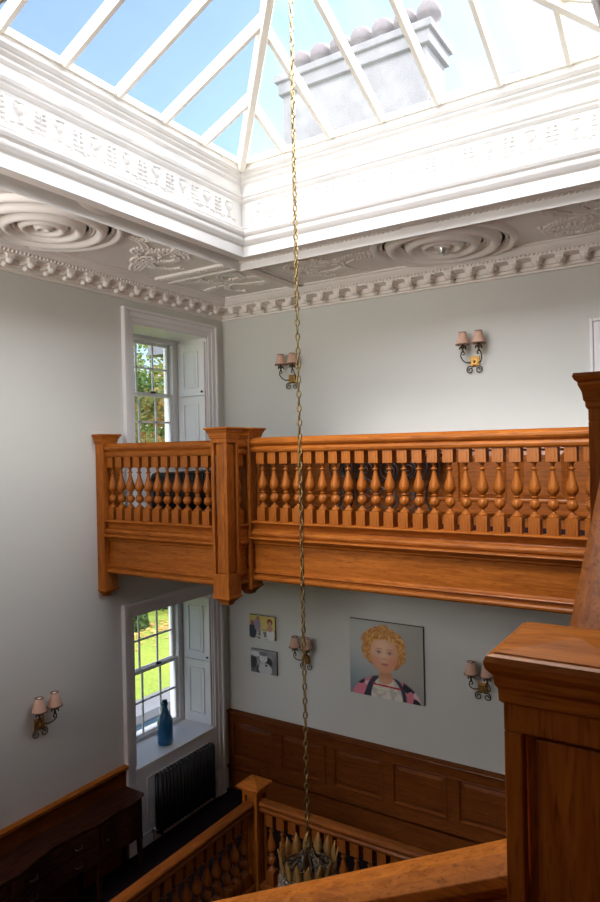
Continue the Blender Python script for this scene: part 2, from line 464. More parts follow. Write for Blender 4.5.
# cornice with modillions (whole loop of the room)
cor = sgroup('trim_cornice')
MB().rect_loop([(0, 5.995), (.03, 5.995), (.03, 6.015), (.055, 6.02), (.055, 6.045), (.075, 6.05), (.075, 6.098), (.235, 6.10), (.235, 6.125),
               (.255, 6.13), (.275, 6.145), (.295, 6.165), (.305, 6.185), (.33, 6.187), (.33, 6.207)], 0, XR, YN, 0).build('cornice_moulding', 'cornice', cor)
mod = MB()
mod.box(-.036, .036, -.145, 0, .040, .082); mod.box(-.046, .046, -.155, 0, .072, .084); mod.ball((0, -.122, .030), .038, 8, 6, (1, .9, .9)); mod.ball((0, -.04, .01), .024, 8, 5, (1.1, 1.4, 1.1))
m0 = None
x = .34
def mod_at(p, rz):
    global m0
    if m0 is None: m0 = mod.build('modillion', 'cornice', cor, local=True); o = m0
    else: o = m0.copy(); COL.objects.link(o); o.parent = cor
    o.location = p; o.rotation_euler = (0, 0, rz)
xx = .31
while xx < 5.4: mod_at((xx, -.075, 6.018), 0); xx += .216
yy = -.12
yy = -.36
while yy > -5.0: mod_at((.075, yy, 6.018), math.pi / 2); yy -= .216
bd = MB()
for k in range(150): bd.ball((.25 + k * .04, -.245, 6.12), .014, 6, 4)
for k in range(140): bd.ball((.245, -.25 - k * .04, 6.12), .014, 6, 4)
bd.build('cornice_bead', 'cornice', cor)

# ------------------------------------------------------------------ skylight well
well = sgroup('trim_skylight_well')
MB().rect_loop([(-.012, 6.17), (0, ZC), (0, 6.262), (-.008, 6.265), (-.008, 6.272), (.018, 6.284), (.040, 6.306), (.046, 6.318), (.046, 6.334), (.036, 6.337), (.036, 6.344), (.060, 6.356), (.074, 6.376), (.074, 6.388),
               (-.03, 6.392), (-.03, 6.45), (-.018, 6.455), (-.018, 6.468), (-.03, 6.473), (-.04, 6.478), (-.04, 6.70), (-.030, 6.705), (-.012, 6.722), (-.012, 6.735), (.004, 6.745), (.012, 6.765), (-.06, 6.768), (-.06, 6.882),
               (-.052, 6.886), (-.038, 6.902), (-.038, 6.920), (-.046, 6.923), (-.022, 6.946), (-.022, 6.961), (-.012, 6.968), (.004, 6.990), (.004, 7.005), (-.008, 7.008), (-.008, 7.045), (-.008, 7.11), (-.16, 7.11), (-.16, 6.1)],
              WX0, WX1, WY0, WY1).build('well_lining', 'well', well)
def frieze_unit(b, T):
    # urn and palmette in local (u along wall, v out of wall, w up)
    def bl(u, w, ru, rw, d=.014): 
        c = T(u, 0, w); 
        vs = []; seg = 8; ring_ = [(1, 0), (.75, .7), (0, 1)]
        for rr, dd in ring_:
            for k in range(seg):
                a = 2 * math.pi * k / seg; vs.append(T(u + ru * rr * math.cos(a), d * dd, w + rw * rr * math.sin(a)))
        fs = [(i * seg + k, i * seg + (k + 1) % seg, (i + 1) * seg + (k + 1) % seg, (i + 1) * seg + k) for i in range(2) for k in range(seg)]
        b.add(vs, fs, True)
    bl(0, .145, .036, .045, .03); bl(0, .195, .045, .010, .02); bl(0, .085, .012, .02, .02); bl(0, .06, .03, .01, .02)
    for s in (-1, 1):
        bl(s * .04, .16, .010, .028, .015)
        for j, (w_, r_) in enumerate(((.05, .03), (.085, .03), (.12, .027), (.155, .022), (.185, .016))):
            bl(.157 + s * .026, w_, r_, .010, .018)
        bl(s * .07, .05, .035, .008, .015); bl(s * .1, .035, .02, .012, .015)
    bl(.157, .11, .006, .085, .014)
fr = MB()
for k in range(11):
    x0 = WX0 + .16 + k * .314
    frieze_unit(fr, lambda u, v, w, x0=x0: (x0 + u, WY1 + .04 - v, 6.47 + w))
    y0 = WY1 - .16 - k * .314
    frieze_unit(fr, lambda u, v, w, y0=y0: (WX0 - .04 + v, y0 - u, 6.47 + w))
fr.build('frieze_relief', 'well', well)

# skylight: hipped glass roof
sk = sgroup('window_skylight')
CXW, CYW, RUN = (WX0 + WX1) / 2, (WY0 + WY1) / 2, (WX1 - WX0) / 2
SL = .45
fb = MB(); ring(fb, WX0 + .01, WX1 - .01, WY0 + .01, WY1 - .01, .05, 7.045, 7.085)
fb.build('sill_frame', 'cream', sk)
def bar(A, B, w, h, name='glazing_bar'):
    A, B = Vector(A), Vector(B); d = (B - A).normalized(); side = d.cross(Vector((0, 0, 1))).normalized(); up = side.cross(d)
    poly = [(-w / 2, .015), (-w / 2, -h * .45), (-w * .3, -h), (w * .3, -h), (w / 2, -h * .45), (w / 2, .015)]
    MB().extrude(poly, A, B, side, up).build(name, 'cream', sk)
apex = (CXW, CYW, ZG + SL * RUN)
for cx, cy in ((WX0, WY0), (WX0, WY1), (WX1, WY0), (WX1, WY1)):
    bar((cx, cy, ZG), apex, .085, .12, 'hip_bar')
NB = 7; SP = (WX1 - WX0) / NB
def edge_pt(side, t, inset):
    z = ZG + SL * inset
    return {'back': (WX0 + t, WY1 - inset, z), 'front': (WX0 + t, WY0 + inset, z), 'left': (WX0 + inset, WY1 - t, z), 'right': (WX1 - inset, WY1 - t, z)}[side]
for side in ('back', 'front', 'left', 'right'):
    for k in range(NB):
        t0, t1 = k * SP, (k + 1) * SP
        if side == 'left': t0, t1 = t0 + (.055 if k else 0), t1 + (.055 if k < NB - 1 else 0)
        g = .006
        i0, i1 = min(t0, 2 * RUN - t0), min(t1, 2 * RUN - t1)
        if k: bar(edge_pt(side, t0, 0), edge_pt(side, t0, i0 - .02), .055, .07)
        pts = [edge_pt(side, t0, .0), edge_pt(side, t1, .0)]
        if i1 > 1e-6: pts.append(edge_pt(side, t1, i1))
        if abs(i0 - i1) < 1e-6: pts.append(edge_pt(side, (t0 + t1) / 2, RUN))
        if i0 > 1e-6: pts.append(edge_pt(side, t0, i0))
        pb = MB(); n = len(pts)
        pb.add(pts + [(p[0], p[1], p[2] + .008) for p in pts], [tuple(range(n)), tuple(range(n, 2 * n))] + [(i, (i + 1) % n, n + (i + 1) % n, n + i) for i in range(n)])
        pb.build('pane', 'glass_dirty' if side in ('back', 'right') else 'glass_clean', sk)
MB().lathe([(.0, 0), (.10, .0), (.13, .05), (.06, .10), (0, .12)], (apex[0], apex[1], apex[2] - .16), 16).build('apex_boss', 'cream', sk)

# ------------------------------------------------------------------ windows on the left wall
def window(name, zs, ztop, zrows, floor_z, casing_bottom, ya):
    w = sgroup(name, (0, -.98, zs))
    yb = -.31
    a = MB()   # architrave: stepped mouldings
    for (o0, o1, t) in ((0, .055, .022), (.055, .115, .034), (.115, .15, .055)):
        a.box(0, t, ya - o1, ya - o0, casing_bottom, ztop + o1); a.box(0, t, yb + o0, yb + o1, casing_bottom, ztop + o1)
        a.box(0, t, ya - o0, yb + o0, ztop + o0, ztop + o1)
    a.build('architrave', 'white', w, .006)
    l = MB().box(-.50, .0, ya - .0, ya + .012, zs, ztop).box(-.5, 0, yb - .012, yb, zs, ztop).box(-.5, 0, ya, yb, ztop - .014, ztop)
    l.build('reveal_lining', 'white', w)
    sl = MB().box(-.50, .03, ya + .012, yb - .012, zs - .02, zs + .012)
    sl.build('sill_board', 'white', w, .006)
    # box frame
    f = MB().frame(ya + .012, yb - .012, zs + .012, ztop - .014, .055, -.58, -.47, .05)
    f.box(-.58, -.47, yb - .122, yb - .06, zs + .05, ztop - .06)
    f.build('box_frame', 'white', w, .004)
    y0, y1 = ya + .016, yb - .122
    zm = zrows[2]
    def sash(z0, z1, xa, xb, zb, nm, top):
        s = MB().frame(y0, y1, z0, z1, .045, xa, xb, .05)
        c = (y1 - y0) / 4
        for k in (1, 2, 3): s.box(xa + .008, xb - .008, y0 + c * k - .012, y0 + c * k + .012, z0 + .04, z1 - .04)
        s.box(xa + .008, xb - .008, y0 + .04, y1 - .04, zb - .012, zb + .012)
        so = s.build(nm, 'white', w, .003)
        for i in range(4):
            for (p0, p1) in ((z0 + .04, zb), (zb, z1 - .04)):
                MB().box((xa + xb) / 2 - .002, (xa + xb) / 2 + .002, y0 + c * i + .01, y0 + c * (i + 1) - .01, p0, p1).build('pane', 'glass', so)
        return so
    sash(zm - .025, zrows[4], -.565, -.53, zrows[3], 'upper_sash', True)
    lo = sash(zrows[0], zm + .02, -.525, -.49, zrows[1], 'lower_sash', False)
    MB().box(-.50, -.46, -.81, -.75, zm + .015, zm + .04).build('sash_catch', 'iron', lo, .004)
    for yy in (-1.25, -.66): MB().box(-.495, -.475, yy - .03, yy + .03, zrows[0] + .02, zrows[0] + .045).build('sash_lift', 'iron', lo, .003)
    # shutters folded against the reveals
    for sgn, yw in ((-1, yb - .012), (1, ya + .012)):
        s = MB(); t0, t1 = (yw - .035, yw) if sgn < 0 else (yw, yw + .035)
        zsp = zs + (ztop - zs) * .49
        face = t0 if sgn < 0 else t1
        s.box(-.455, -.015, t0, t1, zs + .02, zsp - .003); s.box(-.455, -.015, t0, t1, zsp + .003, ztop - .06)
        so = s.build('shutter', 'white', w, .004)
        for (p0, p1) in ((zs + .14, zsp - .10), (zsp + .10, ztop - .17)):
            q = MB(); d = -sgn * 0.0
            e = face + sgn * .012
            # raised moulding and field
            for (xa, xb, za, zb) in ((-.36, -.345, p0, p1), (-.125, -.11, p0, p1), (-.345, -.125, p0, p0 + .015), (-.345, -.125, p1 - .015, p1)):
                q.box(xa, xb, min(face, e), max(face, e), za, zb)
            e2 = face + sgn * .006
            q.box(-.31, -.16, min(face, e2), max(face, e2), p0 + .05, p1 - .05)
            q.build('shutter_panel', 'white', so, .003)
        kb = MB().ball((-.05, face + sgn * .014, zsp + .05), .014, 8, 6); kb.build('shutter_knob', 'iron', so)
    return w
w1 = window('window_1', .87, 2.55, [.90, 1.33, 1.70, 2.06, 2.47], 0, .30, -1.65)
ap = MB().box(.0, .02, -1.65, -.31, .0, .87)
ap.build('apron_board', 'white', w1)
q = MB()
for (a, b_, z0, z1) in ((-1.50, -1.485, .22, .72), (-.42, -.405, .22, .72), (-1.5, -.405, .72, .735), (-1.5, -.405, .205, .22)): q.box(.02, .03, a, b_, z0, z1)
q.box(.02, .035, -1.65, -.31, 0, .14)
q.build('apron_panel', 'white', w1, .003)
MB().box(0, .055, -1.8, -1.65, 0, .30).box(0, .055, -.31, -.16, 0, .30).build('plinth_block', 'white', w1, .004)
w2 = window('window_2', 4.32, 5.76, [4.36, 4.70, 5.04, 5.365, 5.70], ZF, ZF, -1.57)
MB().box(.0, .02, -1.57, -.31, ZF, 4.32).build('apron_board', 'white', w2)

# door frame at the right of the back wall, on the gallery
d1 = sgroup('door_1', (5.0, 0, ZF))
a = MB()
for (o0, o1, t) in ((0, .06, .02), (.06, .12, .035), (.12, .15, .055)):
    a.box(4.57 - o1, 4.57 - o0, -t, 0, ZF, 5.34 + o1); a.box(5.45 + o0, 5.45 + o1, -t, 0, ZF, 5.34 + o1); a.box(4.57 - o0, 5.45 + o0, -t, 0, 5.34 + o0, 5.34 + o1)
a.build('architrave', 'white', d1, .005)
MB().box(4.57, 5.45, -.012, 0, ZF, 5.34).build('door_leaf', 'white', d1)

# ------------------------------------------------------------------ panelling (wainscot)
def panelling(name, x0, x1, zb, z_skirt, z0p, z1p, ztop, xs, mx, mz, mp):
    w = sgroup(name, (x0, 0, zb))
    b = MB().box(x0, x1, -.025, 0, zb, ztop - .03); b.build('panel_ground', mx, w)
    b = MB()
    pts = [x0] + [v for p in xs for v in p] + [x1]
    for i in range(0, len(pts), 2): b.box(pts[i], pts[i + 1], -.042, -.02, z0p, z1p)
    b.box(x0, x1, -.042, -.02, z1p, ztop - .03); b.box(x0, x1, -.042, -.02, z_skirt, z0p)
    b.build('stile_frame', mx, w, .003)
    r = MB().extrude([(0, 0), (.055, 0), (.068, .012), (.06, .024), (.075, .032), (.075, .044), (0, .044)], (x0, 0, ztop - .044), (x1, 0, ztop - .044), (0, -1, 0))
    r.build('dado_rail', mx, w)
    s = MB().extrude([(0, 0), (.05, 0), (.05, z_skirt - zb - .06), (.075, z_skirt - zb - .03), (.085, z_skirt - zb - .012), (.085, z_skirt - zb), (0, z_skirt - zb)], (x0, 0, zb), (x1, 0, zb), (0, -1, 0))
    s.build('skirting', mx, w)
    for a, c in xs:
        p = MB()
        A = [(a, -.024, z0p), (c, -.024, z0p), (c, -.024, z1p), (a, -.024, z1p)]
        i1, i2 = .022, .075
        loops = []
        for ins, yy in ((0, -.050), (.012, -.054), (i1, -.030), (i1 + .012, -.026), (i2, -.040), (i2, -.040)):
            loops.append([(a + ins, yy, z0p + ins), (c - ins, yy, z0p + ins), (c - ins, yy, z1p - ins), (a + ins, yy, z1p - ins)])
        vs = [v for l in loops for v in l]
        fs = [(i * 4 + k, i * 4 + (k + 1) % 4, (i + 1) * 4 + (k + 1) % 4, (i + 1) * 4 + k) for i in range(len(loops) - 1) for k in range(4)] + [tuple(range(len(vs) - 4, len(vs)))]
        p.add(vs, fs); p.build('raised_panel', mp, w)
    return w
lowp = [(.08 + .745 * k, .08 + .745 * k + .625) for k in range(8)]
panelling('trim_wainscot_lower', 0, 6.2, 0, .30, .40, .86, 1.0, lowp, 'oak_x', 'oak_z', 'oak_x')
upp = [(.12 + .60 * k, .12 + .60 * k + .50) for k in range(7)]
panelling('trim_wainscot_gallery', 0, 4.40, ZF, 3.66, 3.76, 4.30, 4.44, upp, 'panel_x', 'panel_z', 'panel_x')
rd = sgroup('trim_bounce_panel_right', (XR, -4, 0))  # unseen panelling added so the right wall reflects brown and bounces less light
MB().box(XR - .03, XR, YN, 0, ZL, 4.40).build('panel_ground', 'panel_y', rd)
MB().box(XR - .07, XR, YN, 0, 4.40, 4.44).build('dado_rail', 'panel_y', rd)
nd = sgroup('trim_bounce_panel_near', (3, YN, 0))  # unseen dark panelling added behind the viewer to cut bounce light
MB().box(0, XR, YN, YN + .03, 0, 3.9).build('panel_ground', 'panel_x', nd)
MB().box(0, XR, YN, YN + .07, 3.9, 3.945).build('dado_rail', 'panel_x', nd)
ld = sgroup('trim_wainscot_left', (0, -4, 0))
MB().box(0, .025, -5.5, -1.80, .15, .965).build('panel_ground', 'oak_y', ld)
MB().extrude([(0, 0), (.055, 0), (.068, .012), (.06, .024), (.075, .032), (.075, .044), (0, .044)], (0, -5.5, .956), (0, -1.80, .956), (1, 0, 0)).build('dado_rail', 'wood_y', ld)
MB().box(0, .05, -5.5, -1.80, 0, .20).build('skirting', 'oak_y', ld, .004)
MB().box(0, .03, -2.0, -1.80, ZF, 4.43).build('trim_dado_gallery', 'wood_y', ld)

# ------------------------------------------------------------------ newel posts
def newel(name, label, cx, cy, w, z0, ztop, drop=False, pyramid=False, plain_cap=False, wall_half=False, wz='wood_z', wx='wood_x', panel_bottom=None, group=None, co=1.0):
    t = thing(name, label, 'newel post', (cx, cy, z0), group)
    h = w / 2; hx = h
    zc = ztop - (.085 if plain_cap else .10 if pyramid else .09)
    if wall_half:
        MB().box(.0, .105, cy - h, cy + h, z0, zc).build('shaft', wz, t, .004)
    else:
        core = MB().box(cx - h + .034, cx + h - .034, cy - h + .034, cy + h - .034, z0, zc); core.build('shaft', wz, t)
        pb = panel_bottom if panel_bottom else z0 + .2
        pt = zc - .055; e = .032
        fr = MB()
        for sx in (-1, 1):
            for sy in (-1, 1):
                fr.box(cx + sx * h, cx + sx * (h - e), cy + sy * h, cy + sy * (h - e), pb, pt)
        fr.box(cx - h, cx + h, cy - h, cy + h, z0, pb); fr.box(cx - h, cx + h, cy - h, cy + h, pt, zc)
        fr.build('panel_frame', wz, t, .003)
        for k, (dx, dy) in enumerate(((0, -1), (1, 0), (0, 1), (-1, 0))):
            p = MB(); a = h - .050; o = h - .034
            d = .026
            if dx == 0: p.box(cx - a, cx + a, min(cy + dy * o, cy + dy * (o + d * .6)), max(cy + dy * o, cy + dy * (o + d * .6)), pb + .012, pt - .012)
            else: p.box(min(cx + dx * o, cx + dx * (o + d * .6)), max(cx + dx * o, cx + dx * (o + d * .6)), cy - a, cy + a, pb + .012, pt - .012)
            p.build('face_panel', wz, t, .004)
    if plain_cap:
        prof = [(h + .002, zc - .012), (h + .012, zc - .004), (h + .016, zc), (h + .036, zc + .012), (h + .042, zc + .018), (h + .042, zc + .032), (h + .034, zc + .040), (.001, ztop)]
    elif pyramid:
        prof = [(h + .001, zc - .005), (h + .006, zc), (h + .007, zc + .022), (h + .012, zc + .030), (h + .013, zc + .046), (h + .019, zc + .052), (h + .025, zc + .060), (h + .027, zc + .072), (h + .023, zc + .082),
                (h + .013, zc + .085), (h + .011, zc + .088), (0.001, ztop)]
    else:
        prof = [(h + .002, zc - .02), (h + .008, zc - .012), (h + .008, zc), (h + .014, zc + .006), (h + .018, zc + .03), (h + .030, zc + .050), (h + .030, zc + .058), (h + .040, zc + .064), (h + .046, zc + .074), (h + .042, zc + .084), (0.02, ztop)]
    prof = [(h + (a - h) * co if a > h else a, z) for a, z in prof]
    if wall_half:
        c = MB()
        poly = []
        for hh, z in prof[:-1]:
            poly.append((hh, z))
        vs = []
        for hh, z in prof[:-1]:
            x1 = .105 + (hh - h); vs += [(.0, cy - hh, z), (x1, cy - hh, z), (x1, cy + hh, z), (.0, cy + hh, z)]
        n = len(prof) - 1
        fs = [(i * 4 + k, i * 4 + (k + 1) % 4, (i + 1) * 4 + (k + 1) % 4, (i + 1) * 4 + k) for i in range(n - 1) for k in range(4)] + [tuple(range(4 * n - 4, 4 * n)), (0, 1, 2, 3)]
        c.add(vs, fs); c.build('cap', wx, t)
    else:
        MB().square(prof, cx, cy).build('cap', wx, t)
    if drop:
        dp = [(h * .25, z0 - .085), (h * .42, z0 - .08), (h * .55, z0 - .055), (h * .75, z0 - .04), (h * .9, z0 - .02), (h + .006, z0 - .018), (h + .006, z0 - .004), (h - .002, z0 + .003)]
        if wall_half:
            c = MB(); vs = []
            for hh, z in dp:
                x1 = .105 * hh / h; vs += [(.0, cy - hh, z), (x1, cy - hh, z), (x1, cy + hh, z), (.0, cy + hh, z)]
            n = len(dp)
            c.add(vs, [(i * 4 + k, i * 4 + (k + 1) % 4, (i + 1) * 4 + (k + 1) % 4, (i + 1) * 4 + k) for i in range(n - 1) for k in range(4)] + [(0, 1, 2, 3), tuple(range(4 * n - 4, 4 * n))])
            c.build('pendant', wx, t)
        else:
            MB().square(dp, cx, cy).build('pendant', wx, t)
    return t
newel('newel_post', 'front newel post of the gallery corner pair, with panelled faces and stepped pendant', 1.635, -2.01, .18, 3.01, 4.545, True, panel_bottom=3.215)
newel('newel_post', 'rear newel post of the gallery corner pair, where the long balustrade starts', 1.635, -1.675, .18, 3.05, 4.545, True, panel_bottom=3.215)
newel('newel_post', 'half newel post fixed against the left grey wall at gallery level', .0525, -2.01, .18, 2.93, 4.53, True, wall_half=True)
newel('newel_post', 'tall dark newel post at the right edge, where the rising stair handrail ends', 5.28, -4.595, .208, 3.10, 4.535, panel_bottom=3.4, co=.78)
newel('newel_post', 'large near newel post with low pyramid cap at lower right, dark panelled sides', 5.281, -5.474, .216, 2.30, 3.968, pyramid=True, panel_bottom=2.7)
newel('newel_post', 'low newel post with pyramid cap at the lower landing corner, below the gallery', 1.60, -1.62, .17, -.20, 1.175, plain_cap=True, panel_bottom=.12)

# ------------------------------------------------------------------ balustrades
def rail_profile(k=1.0):   # (side, up) closed section, total height .14
    return [(p * k, q * k) for p, q in [(-.048, 0), (.048, 0), (.060, .014), (.064, .034), (.054, .050), (.046, .056), (.050, .064), (.066, .074), (.074, .092), (.070, .112), (.052, .126), (.030, .137), (0, .14),
            (-.030, .137), (-.052, .126), (-.070, .112), (-.074, .092), (-.066, .074), (-.050, .064), (-.046, .056), (-.054, .050), (-.064, .034), (-.060, .014)]]
def baluster_mb(H=.640, hw=.043):
    b = MB()
    k = H / .64
    b.square([(hw, 0), (hw, .125 * k)], 0, 0)
    b.square([(hw, H - .105 * k), (hw, H)], 0, 0)
    prof = [(.036, .122), (.040, .128), (.038, .138), (.026, .148), (.016, .160), (.012, .170), (.014, .178), (.030, .188), (.040, .205), (.042, .220), (.038, .238), (.026, .254), (.015, .262), (.014, .266), (.026, .270), (.026, .276), (.016, .281),
            (.020, .288), (.036, .304), (.045, .325), (.045, .345), (.039, .372), (.029, .402), (.020, .435), (.0145, .465), (.013, .474), (.025, .479), (.025, .488), (.013, .493), (.0125, .512), (.016, .524), (.032, .536)]
    b.lathe([(r, z * k) for r, z in prof], (0, 0, 0), 14)
    return b
BAL = {}
def baluster_at(parent, p, key='std', H=.640, mat='wood_z'):
    k = (key, mat)
    if k not in BAL:
        o = baluster_mb(H).build('baluster', mat, parent, .002, local=True); BAL[k] = o
        o.location = Vector(p) - world_off(parent)
    else:
        put(BAL[k], parent, p)
def gallery_section(label, x0, x1, yc, xs, loc, dz=0.0):
    t = thing('gallery_balustrade', label, 'balustrade', loc, None)
    MB().extrude(rail_profile(), (x0, yc, 4.285 + dz), (x1, yc, 4.285 + dz), (0, 1, 0)).build('handrail', 'wood_x', t, .002)
    # base rail and fascia: profile outward (towards -y), z
    yb = yc + .045
    pr = [(0, 3.645), (.118, 3.645), (.128, 3.638), (.128, 3.630), (.118, 3.622), (.096, 3.620), (.090, 3.612), (.076, 3.590), (.072, 3.570), (.078, 3.560), (.100, 3.557), (.114, 3.548), (.120, 3.530), (.114, 3.512), (.098, 3.505), (.098, 3.499),
          (.140, 3.494), (.146, 3.486), (.140, 3.478), (.116, 3.476), (.108, 3.466), (.088, 3.452), (.076, 3.445), (.082, 3.438), (.078, 3.428), (.060, 3.420), (0, 3.418)]
    MB().extrude([(p, z) for p, z in pr], (x0, yb, dz), (x1, yb, dz), (0, -1, 0)).build('base_rail', 'wood_x', t, .0015)
    MB().box(x0, x1, yb - .058, yb, 3.10, 3.42 + dz).build('fascia', 'wood_x', t)
    pr2 = [(0, 3.095), (.085, 3.095), (.098, 3.106), (.102, 3.122), (.094, 3.136), (.078, 3.142), (.070, 3.150), (.070, 3.156), (.090, 3.162), (.098, 3.172), (.092, 3.182), (.070, 3.186), (.058, 3.200), (.0, 3.2)]
    MB().extrude([(p, z) for p, z in pr2], (x0, yb, dz * .6), (x1, yb, dz * .6), (0, -1, 0)).build('fascia_moulding', 'wood_x', t, .0015)
    for xx in xs: baluster_at(t, (xx, yc, 3.645 + dz))
    return t
gallery_section('short left balustrade of the gallery, between the left wall and the front newel post', .10, 1.567, -2.01, [.152 + .1275 * k for k in range(11)], (.1, -2.01, 3.1))
gallery_section('long gallery balustrade with turned balusters, running right from the corner newels', 1.704, 5.20, -1.675, [1.815 + .1303 * k for k in range(26)], (1.725, -1.675, 3.1), .02)
# short return between the two corner newels
t = thing('gallery_balustrade', 'very short return balustrade squeezed between the two gallery corner newels', 'balustrade', (1.635, -1.85, 3.1))
MB().extrude(rail_profile(), (1.635, -1.92, 4.285), (1.635, -1.765, 4.285), (1, 0, 0)).build('handrail', 'wood_y', t, .002)
MB().box(1.60, 1.69, -1.92, -1.765, 3.42, 3.645).box(1.59, 1.715, -1.92, -1.765, 3.625, 3.648).box(1.59, 1.715, -1.92, -1.765, 3.46, 3.49).build('base_rail', 'wood_y', t, .004)
MB().box(1.60, 1.672, -1.92, -1.765, 3.10, 3.42).box(1.60, 1.70, -1.92, -1.765, 3.10, 3.14).box(1.6, 1.69, -1.92, -1.765, 3.165, 3.19).build('fascia', 'wood_y', t, .003)
baluster_at(t, (1.635, -1.842, 3.645))
# right-hand gallery side, beyond the frame's edge
t = thing('gallery_balustrade', 'side balustrade of the gallery running back from the tall right newel post', 'balustrade', (5.28, -3.1, 3.1))
MB().extrude(rail_profile(), (5.28, -4.505, 4.285), (5.28, -1.745, 4.285), (1, 0, 0)).build('handrail', 'wood_y', t, .002)
MB().box(5.24, 5.33, -4.505, -1.745, 3.42, 3.645).build('base_rail', 'wood_y', t, .004)
MB().box(5.25, 5.32, -4.505, -1.745, 3.10, 3.42).build('fascia', 'wood_y', t, .004)
for k in range(20): baluster_at(t, (5.28, -4.40 + .1345 * k, 3.645))

# stair handrails by the near newel
def slope_rail(label, A, B, side, matn, loc):
    t = thing('stair_balustrade', label, 'balustrade', loc)
    MB().extrude(rail_profile(), A, B, side).build('handrail', matn, t, .002)
    return t
t = slope_rail('stair handrail climbing from the near newel post to the tall right newel post', (5.28, -5.384, 3.665), (5.28, -4.69, 4.145), (1, 0, 0), 'wood_y', (5.28, -5.0, 3.0))
MB().extrude([(-.035, -.16), (.035, -.16), (.045, .10), (-.045, .10)], (5.28, -5.384, 2.90), (5.28, -4.69, 3.38), (1, 0, 0)).build('string', 'wood_y', t, .004)
for k in range(5):
    y = -5.31 + .13 * k
    baluster_at(t, (5.28, y, 3.045 + .69 * (y + 5.384)), 'std')
XA, XB = 5.19, 1.70
za = 3.43
t = slope_rail('stair handrail descending left from the near newel across the bottom of the photo', (XA, -5.474, za), (XB, -5.474, za - .51 * (XA - XB)), (0, 1, 0), 'wood_x', (5.0, -5.474, 2.0))
MB().extrude([(-.035, -.26), (.035, -.26), (.045, .02), (-.045, .02)], (XA, -5.474, za - .64), (XB, -5.474, za - .64 - .51 * (XA - XB)), (0, 1, 0)).build('string', 'wood_x', t, .004)
for k in range(25):
    x = 5.09 - .135 * k
    baluster_at(t, (x, -5.474, za - .62 - .51 * (XA - x)), 'std')

# lower landing balustrades
def lower_section(label, A, B, side, matn, pts, loc):
    t = thing('landing_balustrade', label, 'balustrade', loc)
    A, B = Vector(A), Vector(B)
    MB().extrude(rail_profile(.78), A + Vector((0, 0, .885)), B + Vector((0, 0, .885)), side).build('handrail', matn, t, .002)
    MB().extrude([(-.06, .10), (.06, .10), (.065, .19), (.05, .215), (-.05, .215), (-.065, .19)], A, B, side).build('base_rail', matn, t, .003)
    MB().extrude([(-.05, -.30), (.05, -.30), (.05, .10), (-.05, .10)], A, B, side).build('fascia', matn, t, .003)
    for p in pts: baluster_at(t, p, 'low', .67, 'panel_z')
    return t
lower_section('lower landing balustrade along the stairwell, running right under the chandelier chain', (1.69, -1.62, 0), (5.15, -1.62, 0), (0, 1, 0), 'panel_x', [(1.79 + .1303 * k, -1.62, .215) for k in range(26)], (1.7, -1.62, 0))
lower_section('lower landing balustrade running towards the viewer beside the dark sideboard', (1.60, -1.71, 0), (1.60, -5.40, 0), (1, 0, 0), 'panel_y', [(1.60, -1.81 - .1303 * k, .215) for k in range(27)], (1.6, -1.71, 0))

# ------------------------------------------------------------------ ceiling roses
def rose(c, R, label):
    t = thing('ceiling_rose', label, 'ceiling rose', (c[0], c[1], ZC))
    prof = []
    z0 = ZC + .032
    def ringb(r0, r1, d, n=6):
        for i in range(n + 1):
            a = math.pi * i / n; prof.append((r0 + (r1 - r0) * i / n, z0 - d * math.sin(a) ** .8 if 0 < i < n else z0 - .004))
    prof.append((R, z0))
    N = 110
    for i in range(1, N):
        r = R * (1 - i / N); q = r / R
        d = 0
        for rc, rw, rh in ((.93, .055, .050), (.845, .018, .030), (.70, .075, .070), (.605, .016, .035), (.565, .016, .03), (.44, .07, .070), (.345, .016, .035), (.24, .055, .06), (.165, .016, .03), (.07, .05, .055)):
            e = abs(q - rc) / rw
            if e < 1: d = max(d, rh * math.sqrt(1 - e * e))
        prof.append((r, z0 - d - .002))
    prof.append((.0, z0 - .03))
    MB().lathe(prof, (c[0], c[1], 0), 64).build('rings', 'cornice', t)
    return t
rose(ROSE_L, .66, 'round ribbed plaster rose on the left ceiling strip')
rose(ROSE_R, .68, 'round ribbed plaster rose on the back ceiling strip with a silver downlight')
t = thing('downlight', 'small silver downlight in the centre of the back ceiling rose', 'light', (ROSE_R[0], ROSE_R[1], ZC - .06))
MB().lathe([(.0, -.055), (.028, -.055), (.034, -.05), (.036, -.02), (.05, 0), (.05, .05), (0, .05)], (ROSE_R[0], ROSE_R[1], ZC - .025), 16).build('body', 'steel', t)
MB().lathe([(0, -.06), (.026, -.06), (.026, -.05), (0, -.05)], (ROSE_R[0], ROSE_R[1], ZC - .025), 16).build('lens', 'white', t)

